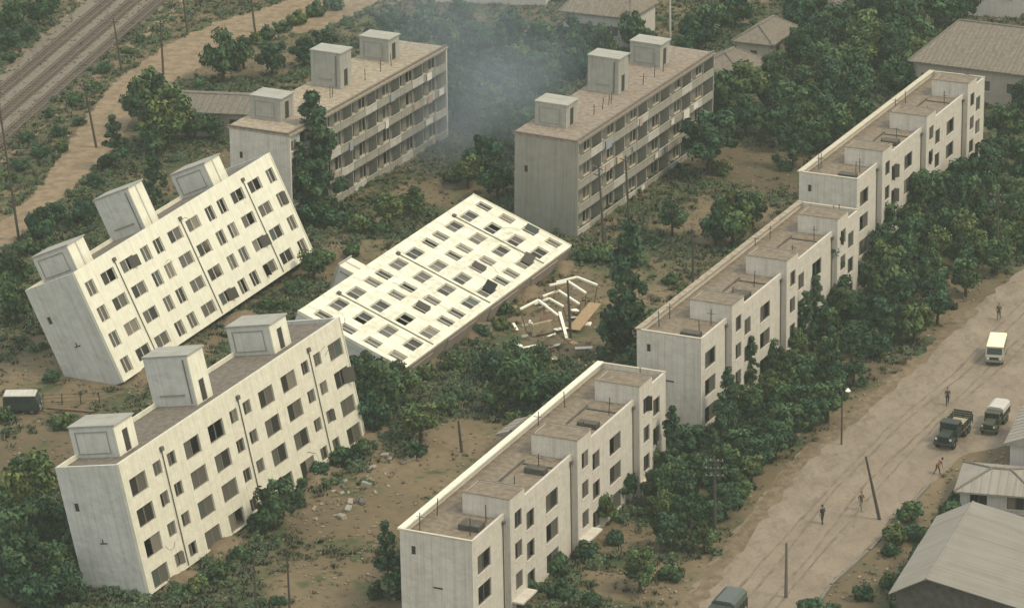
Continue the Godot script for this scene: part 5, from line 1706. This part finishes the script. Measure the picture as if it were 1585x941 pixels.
func debris() -> void:
	# the wrecked shed: five bent white rafters still standing, the rest thrown about
	var beams := [[Vector2(4.5, -336.1), Vector2(6.6, -336.7), Vector2(8.6, -335.3)], [Vector2(3.8, -334.8), Vector2(5.7, -335.0), Vector2(7.4, -333.2)], [Vector2(3.1, -332.9), Vector2(4.7, -333.6), Vector2(6.7, -331.8)], [Vector2(2.2, -331.4), Vector2(3.7, -332.1), Vector2(5.1, -330.9)], [Vector2(0.8, -328.2), Vector2(2.6, -329.9), Vector2(4.5, -327.2)]]
	var o := thing("wrecked_shed_frame", "wrecked shed of bent white rafters on leaning posts beside the fallen block", "shed frame")
	var sagg := [0.0, 0.15, -0.3, -0.55, 0.1]
	var drop := [0.1, 0.3, 0.5, 0.15, 0.35]
	for i in 5:
		var b: Array = beams[i]
		var st := stm()
		var y: float = 2.25 + sagg[i]
		var p := [Vector3(b[0].x, y, b[0].y), Vector3(b[1].x, y + 0.3, b[1].y), Vector3(b[2].x, y - drop[i], b[2].y)]
		for k in 2:
			var d: Vector3 = p[k + 1] - p[k]
			var x := d.normalized()
			var z := x.cross(Vector3.UP).normalized()
			cbox(st, Vector3(0, -0.10, -0.10), Vector3(d.length(), 0.10, 0.10), 0.02, Transform3D(Basis(x, z.cross(x), z), p[k]))
		obj("rafter", st, M["white_paint"], o)
		for e in ([0, 2] if i % 2 == 0 else [2]):
			st = stm()
			tube(st, Vector3(p[e].x + 0.1 + 0.25 * (i - 2), -0.1, p[e].z + 0.1), p[e] - Vector3(0, 0.1, 0), 0.07, 0.06, 6)
			obj("post", st, M["wood_brown"], o)
	for i in 3:
		var st := stm()
		var a: Vector2 = beams[i + 1][1]
		var b: Vector2 = beams[i + 2][1]
		tube(st, Vector3(a.x, 2.4, a.y), Vector3(b.x, 2.35, b.y), 0.05, 0.05, 6)
		obj("purlin", st, M["wood_pale"], o)
	var g := "boards thrown about the wrecked shed"
	plank("tan_board", "long tan wall board leaning beside the wrecked shed", "board", Vector3(6.0, 0.3, -327.6), Vector3(8.3, 1.1, -332.9), 1.3, 0.12, "wood_pale", g)
	plank("white_board", "white board slanting down under the dark pole", "board", Vector3(4.7, 1.6, -329.3), Vector3(5.3, 0.2, -325.6), 0.3, 0.08, "white_paint", g)
	plank("white_board", "white plank lying flat at the near end of the wrecked shed", "board", Vector3(1.0, 0.15, -323.2), Vector3(2.9, 0.25, -323.9), 0.45, 0.1, "white_paint", g)
	plank("white_board", "short pale plank nearest the near stepped block", "board", Vector3(3.1, 0.15, -320.2), Vector3(4.3, 0.2, -320.0), 0.5, 0.12, "white_paint", g)
	plank("brown_wall_panel", "brown wall panel fallen inside the wrecked shed", "wall panel", Vector3(2.0, 0.2, -327.0), Vector3(3.8, 1.3, -329.0), 1.6, 0.12, "wood_brown", g)
	plank("brown_wall_panel", "tan wall panel standing under the nearest rafter", "wall panel", Vector3(1.9, 0.7, -326.6), Vector3(4.0, 0.8, -327.6), 0.3, 1.3, "bed_tan", g)
	plank("dark_plank", "long dark plank lying by the low post fence", "board", Vector3(-43.8, 0.12, -310.0), Vector3(-39.3, 0.12, -308.8), 0.35, 0.15, "wood_brown")
	var r := RandomNumberGenerator.new()
	r.seed = 17
	var meshes := []
	for i in 6:
		meshes.append(chunk(r, 0.5))
	var xs := []
	for i in 16:
		xs.append(r.randf_range(0.3, 8.5))
	xs.sort()
	for i in 16:
		var c := Vector3(xs[i], 0.1 + r.randf() * 0.5, r.randf_range(-336.5, -320.0))
		var d := Vector3(r.randfn(), r.randfn() * 0.18, r.randfn()).normalized() * r.randf_range(0.9, 2.3)
		plank("broken_board", "%s of the loose %s boards from the left in the wreckage of the shed" % [ORD[i / 4], ["white", "tan", "brown", "grey"][i % 4]], "board", c, c + d, r.randf_range(0.2, 0.7), 0.08, ["white_paint", "wood_pale", "wood_brown", "pale_grey"][i % 4], g)
	# rubble at the foot of the front tilted block
	for i in 60:
		var f := r.randf()
		var c := Vector2(-18.3, -281.5).lerp(Vector2(-9.0, -299.5), f) + Vector2(r.randfn() * 1.3 + 0.3, r.randfn() * 1.6)
		var s := r.randf_range(0.2, 0.65) if i % 6 else r.randf_range(0.7, 1.0)
		var m: String = ["rubble", "foundation", "wood_brown", "grey_dark", "pipe", "grey_dark"][r.randi_range(0, 5)]
		var p := put("rubble_chunk", meshes[i % 6], M[m], null, Transform3D(Basis(Vector3.UP, r.randf() * TAU).scaled(Vector3.ONE * s), Vector3(c.x, -0.05, c.y)))
		tag(p, "broken piece of masonry or furniture lying at the foot of the front tilted block", "rubble", "rubble at the foot of the front tilted block")
	for i in 44:
		var c := Vector2(r.randf_range(0.0, 9.0), r.randf_range(-335, -318))
		var p := put("rubble_chunk", meshes[i % 6], M[["wood_pale", "rubble", "white_paint", "wood_brown"][i % 4]], null, Transform3D(Basis(Vector3.UP, r.randf() * TAU).scaled(Vector3.ONE * r.randf_range(0.3, 0.9)), Vector3(c.x, -0.05, c.y)))
		tag(p, "broken piece lying around the wrecked shed frame", "rubble", "rubble round the wrecked shed")
	# low mounds of earth pushed up by the tilted blocks
	var mounds := [[Vector3(-13.4, 0, -301.5), 2.2, 0.7], [Vector3(-29.0, 0, -301.5), 3.0, 0.6], [Vector3(-28.2, 0, -270.6), 1.6, 0.7], [Vector3(-25.0, 0, -277.2), 2.0, 0.8], [Vector3(-21.4, 0, -284.6), 1.8, 0.7], [Vector3(-17.6, 0, -292.4), 2.1, 0.8], [Vector3(-35.0, 0, -318.4), 1.8, 0.8], [Vector3(-31.5, 0, -323.8), 2.0, 0.9], [Vector3(-27.2, 0, -333.0), 2.2, 0.8], [Vector3(-8.6, 0, -319.6), 1.8, 0.8], [Vector3(-3.6, 0, -328.4), 2.2, 1.0], [Vector3(1.6, 0, -338.8), 2.0, 0.9], [Vector3(5.4, 0, -346.8), 1.8, 0.8]]
	for k in mounds.size():
		var st := stm()
		st.set_smooth_group(0)
		var c: Vector3 = mounds[k][0]
		var rad: float = mounds[k][1]
		var nz := noise(300 + k, 0.5, 3)
		var pt := func(i: int, j: int) -> Vector3:
			var a := TAU * i / 24
			var q := rad * j / 8.0
			var x := cos(a) * q * 1.6
			var z := sin(a) * q
			var w := Vector2(x, z).rotated(1.108)
			var hh: float = mounds[k][2] * (0.5 + 0.5 * cos(PI * j / 8.0)) * (1.0 + 0.5 * nz.get_noise_2d(x, z)) - 0.02
			return c + Vector3(w.x, hh, -w.y)
		for i in 24:
			for j in 8:
				for v in [[i, j], [i + 1, j + 1], [i, j + 1], [i, j], [i + 1, j], [i + 1, j + 1]]:
					st.add_vertex(pt.call(v[0] % 24, v[1]))
		st.generate_normals()
		var o2 := put("earth_mound", st.commit(), M["shoulder"])
		o2.set_meta("kind", "structure")

func fence(label: String, pts: Array, h: float) -> void:
	var o := thing("wire_fence", label, "fence")
	for i in pts.size() - 1:
		var a: Vector2 = pts[i]
		var b: Vector2 = pts[i + 1]
		var d := b - a
		var n := maxi(1, int(d.length() / 1.7))
		for k in n:
			var st := stm()
			var p := a.lerp(b, float(k) / n)
			tube(st, Vector3(p.x, -0.1, p.y), Vector3(p.x + rng.randf_range(-0.1, 0.1), h * rng.randf_range(0.85, 1.1), p.y), 0.06, 0.05, 6)
			obj("post", st, M["pole_wood"], o)
		for y in [0.4, 0.9, 1.35]:
			var st := stm()
			tube(st, Vector3(a.x, h * y * 0.65, a.y), Vector3(b.x, h * y * 0.65, b.y), 0.02, 0.02, 4)
			obj("rail", st, M["pole_wood"], o)

func smoke() -> void:
	var puffs := [[Vector3(-7.0, 2.0, -383.0), Vector3(12, 8, 11), 0.022], [Vector3(-3.5, 5.5, -387.0), Vector3(14, 9, 12), 0.020], [Vector3(1.0, 8.0, -385.0), Vector3(15, 8, 12), 0.016], [Vector3(-7.0, 11.0, -394.0), Vector3(17, 11, 15), 0.012], [Vector3(-11.0, 16.0, -402.0), Vector3(19, 12, 16), 0.009], [Vector3(3.0, 3.5, -376.0), Vector3(9, 6, 8), 0.014], [Vector3(0.0, 10.0, -392.0), Vector3(26, 14, 20), 0.006], [Vector3(-12.0, 20.0, -410.0), Vector3(24, 14, 20), 0.006]]
	for s in puffs:
		for k in 4:
			var f := FogVolume.new()
			f.shape = RenderingServer.FOG_VOLUME_SHAPE_ELLIPSOID
			f.size = s[1] * (1.25 - 0.27 * k)
			f.position = s[0] + Vector3(0.35, 0.25, 0.1) * k
			f.rotation = Vector3(0.1, 0.5, 0.35)
			var m := FogMaterial.new()
			m.density = s[2] * 0.36
			m.albedo = Color(0.80, 0.86, 0.92)
			m.edge_fade = 0.6
			f.material = m
			f.name = numbered("smoke")
			add_child(f)
			tag(f, "thin bluish smoke drifting past the end of the balcony block", "smoke", "drifts of the smoke")
			f.set_meta("kind", "stuff")
